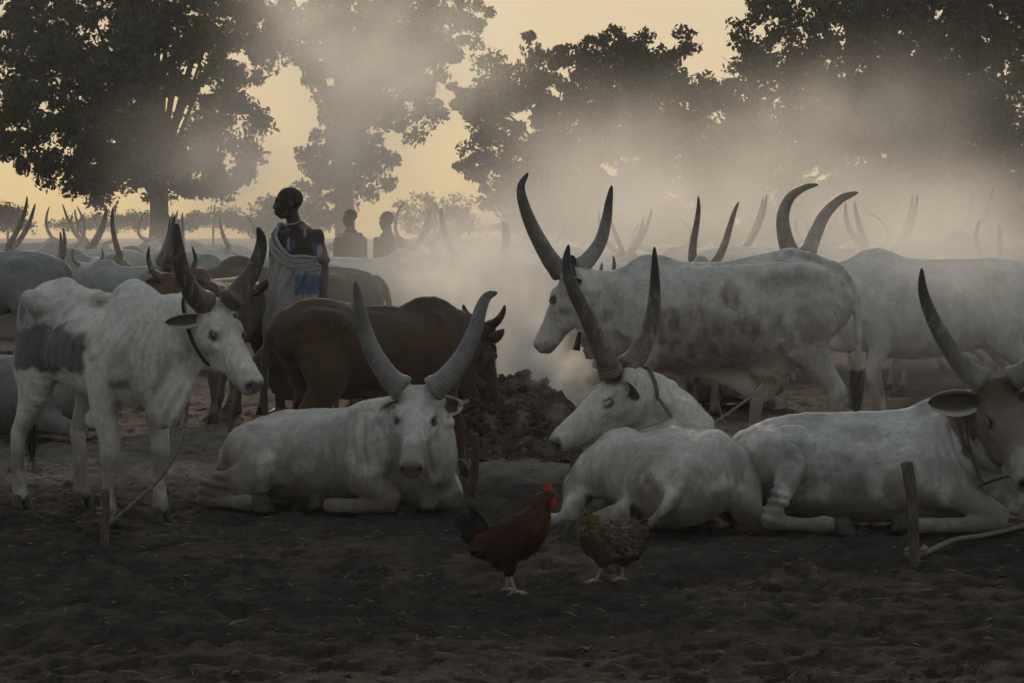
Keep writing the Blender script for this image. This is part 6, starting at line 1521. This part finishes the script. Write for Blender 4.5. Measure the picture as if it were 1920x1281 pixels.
# dead forked post in the haze at the right
def dead_post():
    D = 44; b = A((1776 - 960) / F * D, D, 0); root = thing('dead_post', 'leaning dead post with a side fork rising from the haze at the right', 'post', b)
    q = lambda px, py, d=0: PX(px, py, D + d) - b
    obj('stem', tube_mesh('stem', [A(0, 0, -.2), q(1776, 450), q(1778, 380), q(1772, 310), q(1780, 262), q(1783, 230)], [.09, .075, .06, .05, .045, .025], 10, 5, rfun=lambda t, a: 1 + .12 * np.sin(3 * a + 9 * t)), M_WOOD, root)
    obj('fork', tube_mesh('fork', [A(-.02, 0, .2), q(1758, 460), q(1752, 442)], [.05, .05, .04], 8, 4), M_WOOD, root)
    obj('twig', tube_mesh('twig', [q(1773, 318), q(1755, 315), q(1738, 313)], [.015, .01, .004], 6, 3), M_WOOD, root)
dead_post()

# ------------------------------------------------------------------ clods, dung crumbs and straw lying about
def litter():
    rng = np.random.RandomState(77); K = 9000
    y = 8.0 + 16 * rng.rand(K) ** 1.3; x = (rng.rand(K) - .5) * y * .50; p = np.stack([x, y, y * 0], 1)
    p = p[vnoise(p * 1.3, 5) + .5 * rng.normal(size=K) > -.1][:4500]; z = ground_h(p); base = [clod_mesh(k) for k in range(12)]; mu = Multi()
    for q, h in zip(p, z):
        s = .003 + .013 * rng.rand() ** 3 if rng.rand() < .988 else .016 + .016 * rng.rand()
        v, t = base[rng.randint(12)]; c, n = math.cos(q[0] * 99), math.sin(q[0] * 99)
        mu.add((v * s * A(1, 1, .6)) @ np.array([(c, n, 0), (-n, c, 0), (0, 0, 1)]) + A(q[0], q[1], h + s * .25), None, t)
    tag(obj('dung_crumbs', mu.mesh('dung_crumbs', False), M_DUNG), kind='stuff')
    K = 1300; y = 8.2 + 15 * rng.rand(K) ** 1.2; x = (rng.rand(K) - .5) * y * .48; p = np.stack([x, y, y * 0], 1); p[:, 2] = ground_h(p) + .006; mu = Multi()
    for q in p:
        a = rng.rand() * 3.14; l = .02 + .09 * rng.rand() ** 2; d = A(math.cos(a), math.sin(a), .1 * rng.normal()) * l
        w = A(-d[1], d[0], 0) / l * .0022
        mu.add(np.array([q - w, q + w, q + d + w * .6, q + d - w * .6, q + d * .5 + A(0, 0, .004)]), np.array([(0, 1, 2, 3)]), np.array([(0, 4, 3), (1, 2, 4)]))
    tag(obj('straw', mu.mesh('straw', False), plain('dry_straw', (.22, .17, .11), .8, .4, 50, 0)), kind='stuff')
litter()
# ------------------------------------------------------------------ haze and smoke
def vol_box(name, lo, hi, mat, seg=None):
    x0, y0, z0 = lo; x1, y1, z1 = hi
    v = np.array([(x, y, z) for x in (x0, x1) for y in (y0, y1) for z in (z0, z1)], float)
    q = np.array([(0, 1, 3, 2), (4, 6, 7, 5), (0, 4, 5, 1), (2, 3, 7, 6), (0, 2, 6, 4), (1, 5, 7, 3)])
    o = obj(name, mesh_np(name, v, q, False), mat); tag(o, kind='stuff'); return o
def vol_mat(name, color, aniso):
    m = bpy.data.materials.new(name); m.use_nodes = True; nt = m.node_tree
    for n in list(nt.nodes): nt.nodes.remove(n)
    out = nt.nodes.new('ShaderNodeOutputMaterial'); b = nt.nodes.new('ShaderNodeVolumePrincipled')
    b.inputs['Color'].default_value = tuple(color) + (1,); b.inputs['Anisotropy'].default_value = aniso
    nt.links.new(b.outputs['Volume'], out.inputs['Volume']); return m, nt, b
HAZE = 0.0006
mh, nt, b = vol_mat('haze_air', (.86, .86, .86), .35); b.inputs['Density'].default_value = HAZE
tag(vol_box('haze', (-430, -45, -1.0), (430, 430, 16.5), mh), kind='stuff')

def gauss(nt, pos, c, r):
    s = N(nt, 'ShaderNodeVectorMath', operation='SUBTRACT'); L(nt, pos, s.inputs[0]); s.inputs[1].default_value = c
    d = N(nt, 'ShaderNodeVectorMath', operation='DIVIDE'); L(nt, s.outputs[0], d.inputs[0]); d.inputs[1].default_value = r
    q = N(nt, 'ShaderNodeVectorMath', operation='DOT_PRODUCT'); L(nt, d.outputs[0], q.inputs[0]); L(nt, d.outputs[0], q.inputs[1])
    m = N(nt, 'ShaderNodeMath', operation='MULTIPLY'); m.inputs[1].default_value = -1.0; L(nt, q.outputs['Value'], m.inputs[0])
    e = N(nt, 'ShaderNodeMath', operation='EXPONENT'); L(nt, m.outputs[0], e.inputs[0]); return e.outputs[0]
def mth(nt, op, a, b=None, clamp=False):
    n = N(nt, 'ShaderNodeMath', operation=op); n.use_clamp = clamp
    for i, x in enumerate((a, b)):
        if x is None: continue
        if isinstance(x, bpy.types.NodeSocket): L(nt, x, n.inputs[i])
        else: n.inputs[i].default_value = x
    return n.outputs[0]
def smoke_cloud(name, lo, hi, blobs, peak, nscale, voxel, aniso=.6, col=(.88, .87, .85), lowcut=.38, hicut=.72, detail=3, stretch=(1, 1, 1), dist=.6, step=1.5, rough=.58):
    """a closed box whose inside is filled with smoke: puffs broken up by turbulence, worked out once on a grid"""
    m, nt, b = vol_mat(name, col, aniso); b.inputs['Density'].default_value = 1.0
    m.cycles.volume_step_rate = step
    o = vol_box(name, lo, hi, m); tag(o, kind='stuff')
    g = bpy.data.node_groups.new(name, 'GeometryNodeTree')
    g.interface.new_socket('Geometry', in_out='INPUT', socket_type='NodeSocketGeometry'); g.interface.new_socket('Geometry', in_out='OUTPUT', socket_type='NodeSocketGeometry')
    pos = N(g, 'GeometryNodeInputPosition').outputs[0]
    s = None
    for c, r, w in blobs:
        q = mth(g, 'MULTIPLY', gauss(g, pos, c, r), w); s = q if s is None else mth(g, 'ADD', s, q)
    mp = N(g, 'ShaderNodeVectorMath', operation='MULTIPLY'); mp.inputs[1].default_value = stretch; L(g, pos, mp.inputs[0])
    nz = noise_tex(g, mp.outputs[0], nscale, detail, rough, dist)
    mr = N(g, 'ShaderNodeMapRange'); mr.interpolation_type = 'SMOOTHSTEP'; L(g, nz, mr.inputs['Value'])
    mr.inputs['From Min'].default_value = lowcut; mr.inputs['From Max'].default_value = hicut
    d = mth(g, 'MULTIPLY', mth(g, 'MULTIPLY', mth(g, 'MAXIMUM', mth(g, 'SUBTRACT', s, .03), 0.0), mr.outputs['Result']), peak)
    vc = N(g, 'GeometryNodeVolumeCube'); vc.inputs['Min'].default_value = lo; vc.inputs['Max'].default_value = hi
    for k, ax_ in enumerate('XYZ'): vc.inputs['Resolution ' + ax_].default_value = max(8, int(round((hi[k] - lo[k]) / voxel)))
    L(g, d, vc.inputs['Density'])
    sm = N(g, 'GeometryNodeSetMaterial'); sm.inputs['Material'].default_value = m
    go = N(g, 'NodeGroupOutput'); L(g, vc.outputs[0], sm.inputs[0]); L(g, sm.outputs[0], go.inputs[0])
    md = o.modifiers.new('smoke_field', 'NODES'); md.node_group = g
    return o
def WB(px, py, D, rx, ry, ryd, w):      # smoke puff: photo position and size at depth D
    p = PX(px, py, D); s = D / F
    return (tuple(p), (rx * s, ryd, ry * s), w)
# smoke of the smouldering heap rising behind it, and older smoke drifting through the camp
smoke_cloud('smoke_drift', (-17, 17.5, .02), (18, 60, 10.5),
            [WB(890, 520, 24, 180, 120, 6, 1.45), WB(640, 330, 42, 120, 180, 6, .8), WB(740, 110, 46, 190, 130, 7, 1.0), WB(600, 60, 50, 90, 70, 6, .7), WB(1120, 430, 30, 260, 100, 8, .75), WB(1330, 380, 38, 300, 90, 9, .52), WB(1120, 280, 46, 150, 90, 7, .6), WB(1450, 230, 46, 200, 90, 7, .36),
             WB(420, 330, 46, 110, 110, 7, .8), WB(220, 460, 38, 360, 50, 12, .35), WB(1790, 540, 18.9, 220, 130, .7, 2.0), WB(1650, 250, 44, 160, 120, 8, .40), WB(1680, 490, 23, 320, 120, 5, 1.2), WB(1850, 420, 34, 200, 80, 8, .5)],
            .21, .50, .28, detail=6, lowcut=.40, hicut=.62, dist=1.6, col=(.80, .79, .775), rough=.62, aniso=.36)
smoke_cloud('smoke_plume', (-1.9, 16.5, .12), (1.5, 21.5, 3.2),
            [WB(1025, 775, 17.05, 22, 20, .12, 2.6), WB(985, 790, 16.95, 16, 16, .08, 1.6), WB(1012, 725, 17.6, 30, 45, .25, 3.2), WB(1065, 700, 18.4, 45, 60, .4, .9), WB(985, 665, 17.9, 42, 60, .35, 2.2), WB(945, 590, 18.5, 70, 60, .55, 1.0), WB(900, 500, 19.4, 110, 80, .9, .4)],
            6.5, 2.6, .038, detail=6, lowcut=.46, hicut=.60, dist=1.6, rough=.66, aniso=.7, col=(.97, .965, .95))
